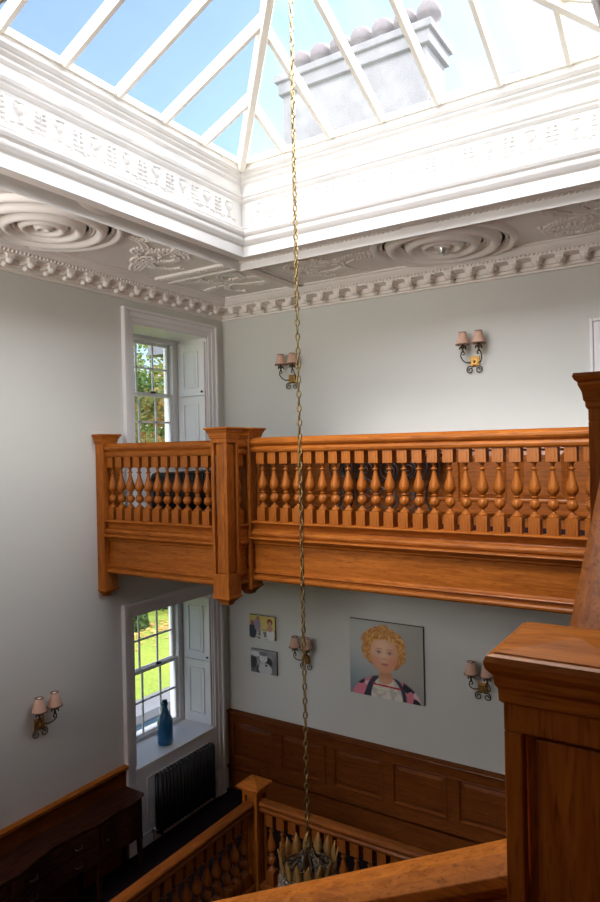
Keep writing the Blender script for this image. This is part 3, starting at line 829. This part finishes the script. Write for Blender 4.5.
# ------------------------------------------------------------------ wall sconces (built facing -y at the origin, plate at y = 0)
def spiral(c, r0, r1, a0, turns, n=22):   # in the x-z plane
    return [(c[0] + (r0 + (r1 - r0) * i / n) * math.cos(a0 + turns * 2 * math.pi * i / n), c[1], c[2] + (r0 + (r1 - r0) * i / n) * math.sin(a0 + turns * 2 * math.pi * i / n)) for i in range(n + 1)]
def make_sconce(label):
    t = thing('wall_sconce', label, 'wall lamp', (0, 0, 0), 'two-shade wall sconces')
    pl = MB().box(-.052, .052, -.014, 0, -.05, .055).box(-.038, .038, -.022, -.01, -.036, .04); pl.ball((0, -.026, 0), .016, 8, 6); pl.build('backplate', 'gilt', t, .004)
    for s in (-1, 1):
        low = [(0, -.012, -.035)] + [(s * .02, -.02, -.05)] + [(p[0], p[1], p[2]) for p in spiral((s * .045, -.022, -.085), .040, .010, math.pi / 2 if True else 0, -s * 1.35)]
        MB().tube(low, .0055, 6).build('scroll', 'bronze', t)
    for s in (-1, 1):
        A = [(s * .04, -.02, -.01), (s * .075, -.05, -.012), (s * .098, -.09, .012), (s * .108, -.12, .05), (s * .098, -.13, .085), (s * .078, -.13, .095), (s * .064, -.13, .080), (s * .070, -.13, .062), (s * .084, -.13, .066)]
        pts = []
        for i in range(len(A) - 1):
            for k in range(4):
                f = k / 4; pts.append(tuple(A[i][j] * (1 - f) + A[i + 1][j] * f for j in range(3)))
        pts.append(A[-1])
        MB().tube(pts, .006, 7).build('arm', 'bronze', t)
        cx, cyy = s * .0825, -.13
        cd = MB().lathe([(.0, .085), (.012, .088), (.014, .10), (.008, .11), (.012, .125), (.034, .142), (.036, .148), (.012, .150), (.011, .175), (.0, .178)], (cx, cyy, 0), 12)
        for k in range(6):
            a = k * math.pi / 3; cd.ball((cx + .034 * math.cos(a), cyy + .034 * math.sin(a), .128), .007, 6, 4, (1, 1, 2))
        cd.build('candle_cup', 'bronze', t)
        sh = MB().lathe([(.068, .170), (.060, .200), (.047, .245), (.036, .290), (.033, .290), (.044, .245), (.057, .200), (.065, .170), (.068, .170)], (cx, cyy, 0), 20)
        so = sh.build('lamp_shade', 'shade', t)
        MB().tube([(cx + .0365 * math.cos(a), cyy + .0365 * math.sin(a), .290) for a in [2 * math.pi * i / 20 for i in range(20)]], .0042, 5, True).build('top_trim', 'trimbrown', so)
        tr = MB().tube([(cx + .0685 * math.cos(a), cyy + .0685 * math.sin(a), .170) for a in [2 * math.pi * i / 20 for i in range(20)]], .0042, 5, True)
        for k in range(12):
            a = 2 * math.pi * k / 12; tr.ball((cx + .067 * math.cos(a), cyy + .067 * math.sin(a), .161), .006, 5, 4)
        tr.build('shade_trim', 'trimbrown', so)
        MB().lathe([(.0, .255), (.014, .258), (.018, .275), (.012, .293), (0, .296)], (cx, cyy, 0), 10).build('bulb', 'white', t)
    return t
sc0 = make_sconce('twin-shade sconce on the upper back wall, partly behind the hanging chain')
spots = [((1.075, -.002, 5.175), 0, None),
         ((3.315, -.002, 5.19), 0, 'twin-shade sconce with bright gilt plate on the upper back wall, right of the chain'),
         ((1.195, -.002, 1.815), 0, 'twin-shade sconce on the lower back wall beside the two small pictures'),
         ((3.335, -.002, 1.845), 0, 'twin-shade sconce on the lower back wall right of the portrait, beside the near newel'),
         ((.002, -2.835, 1.80), math.pi / 2, 'twin-shade sconce alone on the lower left wall above the sideboard')]
for i, (p, rz, lab) in enumerate(spots):
    o = sc0 if i == 0 else dup_tree(sc0)
    if lab: o['label'] = lab
    o.location = p; o.rotation_euler = (0, 0, rz)

# ------------------------------------------------------------------ pictures
def lerp(a, b, f): return tuple(x * (1 - f) + y * f for x, y in zip(a, b))
def smooth(e0, e1, x):
    t = max(0, min(1, (x - e0) / (e1 - e0))); return t * t * (3 - 2 * t)
def s2l(c): return tuple(((v / 255 + .055) / 1.055) ** 2.4 if v > 10 else v / 255 / 12.92 for v in c)
def ell(u, v, cu, cv, ru, rv, soft=.06):
    d = math.hypot((u - cu) / ru, (v - cv) / rv); return 1 - smooth(1 - soft, 1 + soft, d)
def nz(u, v, s, k=0): return noise.noise(Vector((u * s, v * s, k * 7.3)))
def portrait(u, v):
    c = lerp((196, 200, 196), (172, 170, 160), smooth(0, 1, u))
    c = lerp((120, 142, 152), c, smooth(-.1, .75, v + .45 * u))
    # cardigan, arms
    k = nz(u, v, 7, 1)
    sh = ell(u, v, .50, -.04, .47, .33, .04)
    flor = lerp((224, 132, 150), (34, 36, 46), smooth(.05, .12, nz(u, v, 7, 3)))
    flor = lerp(flor, (236, 200, 205), smooth(.22, .36, nz(u, v, 9, 5)))
    c = lerp(c, flor, sh)
    # dark collar band
    band = ell(u, v, .50, .03, .275, .30, .04); c = lerp(c, (56, 60, 74), band * sh)
    blouse = ell(u, v, .51, .0, .215, .30, .04)
    c = lerp(c, lerp((232, 226, 212), (206, 200, 188), smooth(-.1, .3, nz(u, v, 14, 2))), blouse * sh)
    if abs(v - .10) < .006 and .34 < u < .66: c = lerp(c, (120, 150, 130), .5)
    # red braid on the blouse
    if abs(v - (.165 - .04 * (u - .5))) < .011 and .32 < u < .71: c = (200, 40, 48)
    # hair mass with soft curls
    wob = .035 * nz(u, v, 8, 8) + .022 * nz(u, v, 20, 9)
    dh = math.hypot((u - .475) / (.298 + wob), (v - .655) / (.285 + wob))
    curl = .5 + .5 * math.sin(40 * nz(u, v, 4.2, 6) + 9 * dh)
    curl = .55 * curl + .45 * smooth(-.4, .4, nz(u, v, 26, 4))
    hair = lerp((186, 114, 54), (240, 190, 112), curl)
    hair = lerp(hair, (140, 80, 36), .5 * smooth(.55, .35, v) if v < .55 else 0)
    hm = 1 - smooth(.93, 1.07, dh)
    if v < .42: hm *= smooth(.36, .42, v)
    c = lerp(c, hair, hm)
    # neck and face
    c = lerp(c, lerp((222, 164, 130), (206, 144, 108), smooth(.22, .34, v)), ell(u, v, .50, .28, .10, .09, .12))
    f = ell(u, v, .480, .580, .19, .25, .07)
    skin = lerp((244, 204, 172), (226, 164, 128), smooth(.04, .24, math.hypot(u - .45, (v - .64) * .8)))
    skin = lerp(skin, (230, 140, 114), .35 * max(ell(u, v, .37, .50, .07, .05, .7), ell(u, v, .60, .50, .07, .05, .7)))
    c = lerp(c, skin, f)
    for eu in (.41, .56):
        c = lerp(c, (200, 140, 110), ell(u, v, eu, .602, .046, .028, .6) * .5)
        c = lerp(c, (240, 228, 216), ell(u, v, eu, .596, .028, .011, .4) * .6)
        c = lerp(c, (84, 88, 92), ell(u, v, eu, .597, .014, .013, .45) * .85)
        c = lerp(c, (196, 138, 94), ell(u, v, eu, .645, .046, .010, .6) * .6)
        c = lerp(c, (130, 84, 60), ell(u, v, eu, .610, .034, .005, .6) * .7)
    c = lerp(c, (214, 146, 116), ell(u, v, .487, .520, .028, .012, .6) * .6)
    c = lerp(c, (244, 204, 174), ell(u, v, .485, .56, .013, .05, .7) * .6)
    c = lerp(c, (200, 96, 90), ell(u, v, .488, .447, .052, .013, .45) * .85)
    c = lerp(c, (216, 150, 120), ell(u, v, .488, .415, .04, .012, .7) * .5)
    fr = smooth(.735, .80, v + .05 * nz(u, v, 13, 12) + .45 * abs(u - .46) ** 1.5)
    c = lerp(c, hair, fr * hm)
    return c
def family(u, v):
    c = lerp((206, 188, 110), (226, 206, 120), smooth(0, 1, u + .2 * nz(u, v, 5)))
    if v < .45: c = lerp(c, (176, 160, 96), .6)
    c = lerp(c, lerp((214, 214, 210), (120, 112, 104), smooth(.0, .3, nz(u, v, 9, 3))), ell(u, v, .52, .12, .42, .24, .2))
    c = lerp(c, (40, 46, 66), ell(u, v, .12, .30, .16, .30, .1)); c = lerp(c, (150, 104, 84), ell(u, v, .12, .66, .07, .11, .1))
    c = lerp(c, (150, 136, 160), ell(u, v, .32, .60, .13, .28, .1)); c = lerp(c, (172, 128, 106), ell(u, v, .35, .87, .07, .10, .1))
    c = lerp(c, (226, 226, 228), ell(u, v, .82, .22, .15, .34, .1)); c = lerp(c, (206, 150, 130), ell(u, v, .80, .48, .12, .13, .15))
    c = lerp(c, (150, 82, 48), ell(u, v, .80, .76, .105, .15, .1)); c = lerp(c, (214, 168, 142), ell(u, v, .80, .70, .06, .08, .1))
    return c
def mono(u, v):
    g = 150 + 60 * nz(u, v, 3, 2)
    c = (g, g, g + 4)
    c = lerp(c, (40, 40, 44), ell(u, v, .66, .50, .18, .22, .2)); c = lerp(c, (52, 52, 56), ell(u, v, .10, .45, .14, .30, .3))
    c = lerp(c, (222, 222, 224), ell(u, v, .18, .80, .20, .12, .3)); c = lerp(c, (70, 70, 74), ell(u, v, .30, .12, .09, .22, .3))
    c = lerp(c, (206, 206, 208), ell(u, v, .56, .18, .26, .28, .1)); c = lerp(c, (48, 48, 52), ell(u, v, .60, .36, .05, .045, .2))
    c = lerp(c, (226, 226, 226), ell(u, v, .50, .66, .15, .20, .1)); c = lerp(c, (120, 120, 122), ell(u, v, .50, .84, .17, .10, .2))
    for eu in (.45, .56): c = lerp(c, (60, 60, 64), ell(u, v, eu, .66, .02, .02, .3))
    c = lerp(c, (110, 110, 112), ell(u, v, .50, .55, .05, .015, .3))
    return c
def picture(name, label, fn, x0, x1, z0, z1, d, n, gain=1.0):
    t = thing(name, label, 'picture', ((x0 + x1) / 2, 0, z0))
    MB().box(x0, x1, -d, -.002, z0, z1).build('stretcher_frame', 'canvas', t)
    nu, nv = n, max(8, int(n * (z1 - z0) / (x1 - x0)))
    b = MB()
    vs = [(x0 + (x1 - x0) * i / nu, -d - .0015, z0 + (z1 - z0) * j / nv) for j in range(nv + 1) for i in range(nu + 1)]
    b.add(vs, [(j * (nu + 1) + i, j * (nu + 1) + i + 1, (j + 1) * (nu + 1) + i + 1, (j + 1) * (nu + 1) + i) for j in range(nv) for i in range(nu)])
    o = b.build('painted_surface', 'paint', t)
    ca = o.data.color_attributes.new('paint', 'FLOAT_COLOR', 'POINT')
    k = 0
    for j in range(nv + 1):
        for i in range(nu + 1):
            c = s2l(fn(i / nu, j / nv)); ca.data[k].color = (c[0] * gain, c[1] * gain, c[2] * gain, 1); k += 1
    return t
picture('portrait_painting', 'large square canvas portrait of a curly-haired child on the lower back wall', portrait, 1.805, 2.70, 1.545, 2.39, .04, 170)
picture('canvas_print', 'small colour canvas of a family against yellow, upper of the two small pictures', family, .365, .758, 1.975, 2.265, .03, 70)
picture('canvas_print', 'small black and white canvas of a child, lower of the two small pictures', mono, .378, .772, 1.548, 1.838, .03, 70)

# ------------------------------------------------------------------ radiators
def radiator(label, y0, y1, z0, z1, x0, x1, n):
    t = thing('column_radiator', label, 'radiator', ((x0 + x1) / 2, (y0 + y1) / 2, z0))
    p = (y1 - y0) / n; xm = (x0 + x1) / 2
    b = MB(); wy = p * .40
    for xo in (x0 + .025, x1 - .025):
        b.tube([(xo, 0, z0 + .05), (xo, 0, z1 - .04)], .5 * p * .8, 8)
    b.ball((xm, 0, z1 - .035), 1, 10, 6, ((x1 - x0) / 2, wy, .035)); b.ball((xm, 0, z0 + .05), 1, 10, 6, ((x1 - x0) / 2, wy, .035))
    b.tube([(xm, -p / 2, z1 - .05), (xm, p / 2, z1 - .05)], .017, 8); b.tube([(xm, -p / 2, z0 + .06), (xm, p / 2, z0 + .06)], .017, 8)
    off = world_off(t)
    s0 = None
    for i in range(n):
        yc = y0 + p * (i + .5)
        if s0 is None:
            b.v = [(v[0] - off.x, v[1], v[2] - off.z) for v in b.v]
            s0 = b.build('section', 'radiator', t, local=True); s0.location = (0, yc - off.y, 0)
        else:
            c = s0.copy(); COL.objects.link(c); c.parent = t; c.location = (0, yc - off.y, 0)
    for yy in (y0 + p * .5, y1 - p * .5):
        MB().box(x0 + .01, x1 - .01, yy - .012, yy + .012, z0, z0 + .06).build('foot', 'radiator', t, .003)
    pv = MB().tube([(xm, y0 - .01, z0 + .06), (xm, y0 - .05, z0 + .06), (xm, y0 - .06, z0 + .045), (xm, y0 - .06, z0 - .02)], .010, 8)
    pv.lathe([(0, 0), (.016, 0), (.018, .03), (.012, .05), (0, .05)], (xm, y0 - .06, z0 + .06), 12); pv.build('valve', 'steel', t)
    return t
radiator('black column radiator under the lower window sill', -1.44, -.49, .10, .775, .06, .17, 17)
radiator('black radiator under the upper window, behind the short gallery balustrade', -1.40, -.44, ZF + .016, 4.10, .06, .17, 17)

# ------------------------------------------------------------------ blue bottle
t = thing('glass_bottle', 'tall blue glass bottle standing on the lower window sill', 'bottle', (-.17, -1.006, .882))
MB().lathe([(.0, 0), (.070, 0), (.088, .008), (.092, .03), (.092, .26), (.088, .29), (.070, .335), (.048, .375), (.036, .405), (.033, .44), (.033, .455), (.040, .458), (.040, .488), (.034, .494), (.026, .494), (.024, .44), (.0, .43)],
           (-.17, -1.006, .882), 28).build('body', 'bottle', t)
MB().lathe([(0, .43), (.023, .43), (.023, .50), (.030, .502), (.030, .515), (0, .517)], (-.17, -1.006, .882), 16).build('stopper', 'slate', t)

# ------------------------------------------------------------------ sideboard
t = thing('sideboard', 'long dark mahogany sideboard with serpentine front against the lower left wall', 'sideboard', (.2, -2.8, 0))
fx = [(-1.82, .31), (-1.95, .365), (-2.05, .375), (-2.24, .345), (-2.44, .372), (-2.65, .335), (-2.93, .315), (-3.10, .345), (-3.32, .40), (-3.50, .38), (-3.65, .345), (-3.80, .375), (-3.95, .365), (-4.05, .31)]
def front(y):
    for (a, xa), (b_, xb) in zip(fx, fx[1:]):
        if b_ <= y <= a:
            f = (a - y) / (a - b_); f = f * f * (3 - 2 * f); return xa + (xb - xa) * f
    return .31
ysf = [-1.82 - 2.23 * i / 60 for i in range(61)]
def slab(name, mat, z0, z1, inset, bev=.003):
    poly = [(.02, -1.815 - inset)] + [(front(y) - inset, max(min(y, -1.82 - inset), -4.05 + inset)) for y in ysf] + [(.02, -4.055 + inset)]
    n = len(poly); vs = [(x, y, z0) for x, y in poly] + [(x, y, z1) for x, y in poly]
    MB().add(vs, [(i, (i + 1) % n, n + (i + 1) % n, n + i) for i in range(n)] + [tuple(range(n)), tuple(range(n, 2 * n))]).build(name, mat, t, bev)
slab('top', 'side', .755, .785, 0, .005)
slab('carcass', 'side', .385, .755, .018)
def curved(name, y0, y1, z0, z1, out, mat):
    ys = [y0 + (y1 - y0) * i / 16 for i in range(17)]
    vs = []
    for y in ys:
        f = front(y) - .018; vs += [(f, y, z0), (f + out, y, z0), (f + out, y, z1), (f, y, z1)]
    fs = [(i * 4 + k, i * 4 + (k + 1) % 4, (i + 1) * 4 + (k + 1) % 4, (i + 1) * 4 + k) for i in range(16) for k in range(4)] + [(0, 1, 2, 3), (64, 65, 66, 67)]
    return MB().add(vs, fs).build(name, mat, t, .003)
for y0, y1 in ((-1.86, -2.42), (-2.46, -3.40), (-3.44, -4.01)):
    if y0 == -2.46:
        for z0, z1 in ((.41, .565), (.58, .735)):
            d = curved('drawer', y0, y1, z0, z1, .012, 'side')
            for yy in (-2.68, -3.18):
                hb = MB().tube([(front(yy) + .0, yy - .04, (z0 + z1) / 2), (front(yy) + .022, yy - .03, (z0 + z1) / 2 - .012), (front(yy) + .022, yy + .03, (z0 + z1) / 2 - .012), (front(yy), yy + .04, (z0 + z1) / 2)], .005, 6)
                hb.build('handle', 'bronze', d)
    else:
        d = curved('door', y0, y1, .41, .735, .012, 'side')
        yy = y1 + .06 if y0 == -1.86 else y0 - .06
        MB().ball((front(yy) + .01, yy, .58), .014, 8, 6).build('knob', 'bronze', d)
for y in (-1.87, -2.44, -3.42, -4.0):
    for x in (.06, front(y) - .045):
        MB().square([(.012, 0), (.016, .03), (.022, .30), (.026, .39)], x, y).build('leg', 'side', t, .002)

# ------------------------------------------------------------------ wrought iron scroll table on the gallery
t = thing('iron_console_table', 'black wrought iron scroll table standing on the gallery behind the long balustrade', 'table', (2.37, -.25, ZF + .015))
MB().box(1.74, 3.0, -.44, -.09, 4.22, 4.255).build('table_top', 'side', t, .006)
fr = MB()
for yy in (-.41, -.12):
    fr.tube([(1.77, yy, 4.21), (2.97, yy, 4.21)], .010, 6); fr.tube([(1.85, yy, 3.62), (2.89, yy, 3.62)], .008, 6)
for xx in (1.77, 2.97): fr.tube([(xx, -.41, 4.21), (xx, -.12, 4.21)], .010, 6)
fr.build('frame', 'iron', t)
for yy in (-.41, -.12):
    for s, xc in ((1, 1.80), (-1, 2.94)):
        pts = spiral((xc + s * .14, yy, 4.09), .10, .02, math.pi if s > 0 else 0, -s * -1.4)
        leg = [(xc + s * .00, yy, 3.516), (xc + s * .05, yy, 3.60), (xc + s * .14, yy, 3.75), (xc + s * .13, yy, 3.90), (xc + s * .04, yy, 4.02), (xc + s * .0, yy, 4.12), (xc + s * .02, yy, 4.20)]
        q = []
        for i in range(len(leg) - 1):
            for k in range(4): q.append(tuple(leg[i][j] + (leg[i + 1][j] - leg[i][j]) * k / 4 for j in range(3)))
        q.append(leg[-1])
        MB().tube(q, .011, 6).build('leg', 'iron', t)
sc = MB()
yy = -.41
for s, xc in ((1, 2.37), (-1, 2.37)):
    for (dx, zc, r) in ((.14, 4.08, .11), (.36, 4.10, .09), (.13, 3.78, .12), (.38, 3.76, .10)):
        sc.tube(spiral((xc + s * dx, yy, zc), r, .015, math.pi * .5, s * 1.6), .008, 6)
        sc.tube(spiral((xc + s * dx, yy, zc), r, r * .9, -math.pi * .5, s * .5, 10), .008, 6)
    sc.tube([(xc + s * (.02 + .20 * math.sin(i * .3)), yy, 3.62 + .59 * i / 20) for i in range(21)], .008, 6)
sc.build('scrollwork', 'iron', t)

# ------------------------------------------------------------------ chandelier on its long chain
CX, CY = 3.335, -3.385
t = thing('chandelier', 'crystal basket chandelier with gilt leaf crown hanging low on a long brass chain', 'chandelier', (CX, CY, 1.35))
ch = MB()
def link(b, z, rot, L=.054, wd=.034, r=.0056):
    pts = []
    n = 12
    for i in range(n):
        a = 2 * math.pi * i / n
        u = (wd / 2 - r) * math.cos(a); w_ = (L / 2 - r) * math.sin(a)
        pts.append((CX + u * math.cos(rot), CY + u * math.sin(rot), z + w_))
    b.tube(pts, r, 5, True)
zz = 1.95; k = 0
while zz < 7.72:
    link(ch, zz, math.radians(20 + (90 if k % 2 else 0) + k * 1.5)); zz += .043; k += 1
ch.build('chain', 'brass', t)
Rr = .165; zr = 1.80
ri = MB()
for z, r in ((zr, Rr), (zr - .05, Rr + .008), (zr - .10, Rr + .012), (zr - .22, Rr + .03), (zr - .24, Rr + .03)):
    ri.tube([(CX + r * math.cos(a), CY + r * math.sin(a), z) for a in [2 * math.pi * i / 32 for i in range(32)]], .007, 6, True)
for k in range(8):
    a = 2 * math.pi * k / 8
    ri.tube([(CX + Rr * math.cos(a), CY + Rr * math.sin(a), zr), (CX + Rr * .6 * math.cos(a), CY + Rr * .6 * math.sin(a), zr + .02), (CX + .02 * math.cos(a), CY + .02 * math.sin(a), zr + .12)], .005, 6)
ri.lathe([(0, 0), (.02, .0), (.03, .02), (.02, .05), (.028, .07), (.012, .11), (0, .15)], (CX, CY, zr - .02), 12)
ri.build('ring_frame', 'bronze', t)
lf = MB()
# a leaf: pointed oval, slightly bowed outwards
rows = [(0, .012), (.015, .022), (.04, .031), (.07, .028), (.095, .018), (.115, .008), (.128, .001)]
vs = []
for z, hw in rows:
    bow = .018 * (z / .135) ** 2
    vs += [(bow, -hw, z), (bow + .006, 0, z), (bow, hw, z), (bow - .004, 0, z)]
lf.add(vs, [(i * 4 + k, i * 4 + (k + 1) % 4, (i + 1) * 4 + (k + 1) % 4, (i + 1) * 4 + k) for i in range(len(rows) - 1) for k in range(4)] + [(0, 1, 2, 3)], True)
l0 = None
for k in range(16):
    a = 2 * math.pi * (k + .5) / 16
    if l0 is None: l0 = lf.build('crown_leaf', 'leafgilt', t, local=True); o = l0
    else: o = l0.copy(); COL.objects.link(o); o.parent = t
    o.location = (Rr * math.cos(a), Rr * math.sin(a), zr - .005 - 1.35); o.rotation_euler = (0, 0, a)
    if k == 0: pass
bs = MB()
for k in range(40):
    a = 2 * math.pi * k / 40
    for i in range(9):
        f = i / 8; r = Rr + .03 * f; bs.ball((CX + r * math.cos(a), CY + r * math.sin(a), zr - .02 - .2 * f), .011, 6, 4)
    for i in range(9):
        f = i / 8; r = (Rr + .03) * math.cos(f * 1.35); bs.ball((CX + r * math.cos(a), CY + r * math.sin(a), zr - .24 - .19 * math.sin(f * 1.35)), .010, 5, 4)
for k in range(16):
    a0 = 2 * math.pi * k / 16
    for i in range(7):
        f = i / 6; a = a0 + f * 2 * math.pi / 16; bs.ball((CX + (Rr - .03) * math.cos(a), CY + (Rr - .03) * math.sin(a), zr - .01 - .05 * math.sin(math.pi * f)), .009, 5, 4)
bs.build('bead_strands', 'crystal', t)

# ------------------------------------------------------------------ outside
struct(MB().box(-45, -3.3, -20, 40, -.6, -.10).box(-45, 30, 40, 60, -.6, -.1).build('ground_lawn', 'lawn'))
struct(MB().box(-3.35, -2.80, -9, 12, -.16, -.02).build('ground_terrace', 'stone'))
struct(MB().box(-3.35, -2.83, -9, 12, -1.0, -.16).build('ground_terrace_wall', 'slate'))
struct(MB().box(-2.83, -.75, -9, 12, -1.0, -.85).build('ground_area', 'slate'))
tl = MB(); rnd = random.Random(5)
for k in range(1100):
    x = rnd.gauss(-6.55, .35) - .25 * rnd.random(); y = rnd.uniform(1, 12); a = rnd.uniform(0, 6.28); s = rnd.uniform(.03, .06)
    tl.add([(x + s * math.cos(a + q), y + s * math.sin(a + q), -.09 + rnd.uniform(0, .02)) for q in (0, 1.57, 3.14, 4.71)], [(0, 1, 2, 3)])
M['fallen'] = plain('fallen_leaves', (.55, .26, .07), .8, 0, .4, 3)
o = tl.build('fallen_leaves', 'fallen'); o['kind'] = 'stuff'; tag(o, 'orange fallen leaves scattered on the lawn under the trees', 'leaves')

def tree(label, x, y, h, r, mat, seed, n=2600, leaf=.16):
    rnd = random.Random(seed); t = thing('tree', label, 'tree', (x, y, -.1), 'trees beyond the lawn')
    tk = MB()
    pts = [(x + .06 * i * rnd.uniform(-1, 1), y + .06 * i * rnd.uniform(-1, 1), -.1 + h * .7 * i / 6) for i in range(7)]
    tk.tube(pts, .1, 10, rads=[.05 * h ** .75 * (1 - .12 * i) * .8 for i in range(7)])
    for k in range(9):
        i = rnd.randint(2, 6); a = rnd.uniform(0, 6.28); p = Vector(pts[i]); L = r * rnd.uniform(.5, .9)
        tk.tube([p, p + Vector((math.cos(a) * L * .5, math.sin(a) * L * .5, L * .3)), p + Vector((math.cos(a) * L, math.sin(a) * L, L * .5))], .03, 6, rads=[.05, .035, .012])
    tk.build('trunk', 'bark', t)
    b = MB(); tones = []
    cl = [(Vector((x + r * .75 * rnd.uniform(-1, 1), y + r * .75 * rnd.uniform(-1, 1), h * rnd.uniform(.30, .95))), r * rnd.uniform(.28, .5), rnd.uniform(0, 1)) for _ in range(26)]
    for k in range(n):
        c, rr, tn = rnd.choice(cl)
        d = Vector((rnd.gauss(0, 1), rnd.gauss(0, 1), rnd.gauss(0, .8))).normalized() * rr * rnd.uniform(.6, 1.05)
        p = c + d; u = Vector((rnd.uniform(-1, 1), rnd.uniform(-1, 1), rnd.uniform(-1, 1))).normalized(); v = u.orthogonal().normalized(); s = leaf * rnd.uniform(.6, 1.3)
        b.add([p - u * s * .5, p + v * s * .34, p + u * s * .5, p - v * s * .34], [(0, 1, 2, 3)])
        q = max(0, min(1, tn * .7 + rnd.uniform(-.15, .35))); tones += [q] * 4
    o = b.build('foliage', mat, t)
    ca = o.data.color_attributes.new('tone', 'FLOAT_COLOR', 'POINT')
    for i, q in enumerate(tones): ca.data[i].color = (q, q, q, 1)
    return t
tree('autumn tree with orange leaves, nearest the house in the window view', -8.3, 6.55, 6.0, 1.4, 'leaf_autumn', 1, 9000, .13)
tree('green tree in the middle of the window view behind the orange tree', -10.8, 9.0, 8.0, 1.9, 'leaf_green', 2, 11000, .14)
tree('dark tree at the left behind the green tree', -12.3, 5.2, 7.0, 1.9, 'leaf_dark', 3, 9000, .16)
tree('dark tree far back behind the orange tree', -15.6, 9.6, 7.6, 2.3, 'leaf_dark', 4, 9000, .18)
tree('autumn tree at the right behind the green tree', -14.6, 14.4, 8.4, 2.4, 'leaf_autumn', 9, 8000, .17)
def shrub(label, x, y, r, h, mat, seed):
    rnd = random.Random(seed); t = thing('shrub', label, 'shrub', (x, y, -.1), 'shrubs under the trees'); b = MB(); tones = []
    for k in range(2200):
        d = Vector((rnd.gauss(0, 1), rnd.gauss(0, 1), abs(rnd.gauss(0, 1)))).normalized(); q = rnd.uniform(.7, 1.05)
        p = Vector((x + d.x * r * q, y + d.y * r * q, -.1 + d.z * h * q)); u = Vector((rnd.uniform(-1, 1), rnd.uniform(-1, 1), rnd.uniform(-1, 1))).normalized(); v = u.orthogonal().normalized(); s_ = .11 * rnd.uniform(.6, 1.3)
        b.add([p - u * s_ * .5, p + v * s_ * .34, p + u * s_ * .5, p - v * s_ * .34], [(0, 1, 2, 3)]); w_ = max(0, min(1, rnd.uniform(-.1, .8))); tones += [w_] * 4
    o = b.build('foliage', mat, t); ca = o.data.color_attributes.new('tone', 'FLOAT_COLOR', 'POINT')
    for i, q in enumerate(tones): ca.data[i].color = (q, q, q, 1)
    MB().tube([(x, y, -.1), (x, y, h * .6)], .05, 8).build('stem', 'bark', t)
shrub('low dark shrub under the trees, left in the lower window view', -8.2, 4.3, .8, 1.3, 'leaf_dark', 21)
shrub('low dark shrub at the right of the lower window view, beside the orange tree', -7.75, 7.6, .75, 1.3, 'leaf_dark', 22)
shrub('yellow-green shrub at the lawn edge near the orange tree', -7.3, 5.1, .42, .75, 'leaf_green', 23)

# chimney stack and roof seen through the glass
t = thing('chimney_stack', 'pale stone chimney stack with a row of pots, seen through the hazy skylight', 'chimney', (-.6, 5.5, 7.0))
MB().box(-2.3, .90, 5.0, 5.9, 6.8, 11.75).build('stack', 'brickbuff', t)
MB().box(-2.38, .98, 4.92, 5.98, 11.75, 12.0).box(-2.44, 1.04, 4.86, 6.04, 12.0, 12.15).build('coping', 'brickbuff', t, .02)
pm = MB().lathe([(.21, 0), (.21, .06), (.18, .10), (.17, .32), (.23, .36), (.245, .42), (.235, .52), (.18, .62), (.09, .67), (.0, .68)], (0, 0, 0), 16)
p0 = None
for k in range(7):
    x = -2.10 + .48 * k
    if p0 is None: p0 = pm.build('chimney_pot', 'pot', t, local=True); o = p0
    else: o = p0.copy(); COL.objects.link(o); o.parent = t
    o.location = (x + .6, -.05, 5.14)
struct(MB().box(-6, 14, 5.2, 5.9, 6.6, 10.75).extrude([(0, 6.6), (0, 9.7), (-.5, 10.8), (-1, 10.8), (-1.6, 9.6), (-1.6, 6.6)], (-6, 4.6, 0), (14, 4.6, 0), (0, -1, 0)).build('roof_range_beyond', 'roof'))
struct(MB().box(-.9, WX0 - .16, YN - .4, .5, 6.55, 6.7).box(WX1 + .16, XR + .4, YN - .4, .5, 6.55, 6.7).box(WX0 - .16, WX1 + .16, WY1 + .16, .5, 6.55, 6.7).box(WX0 - .16, WX1 + .16, YN - .4, WY0 - .16, 6.55, 6.7).build('roof_flat', 'roof'))
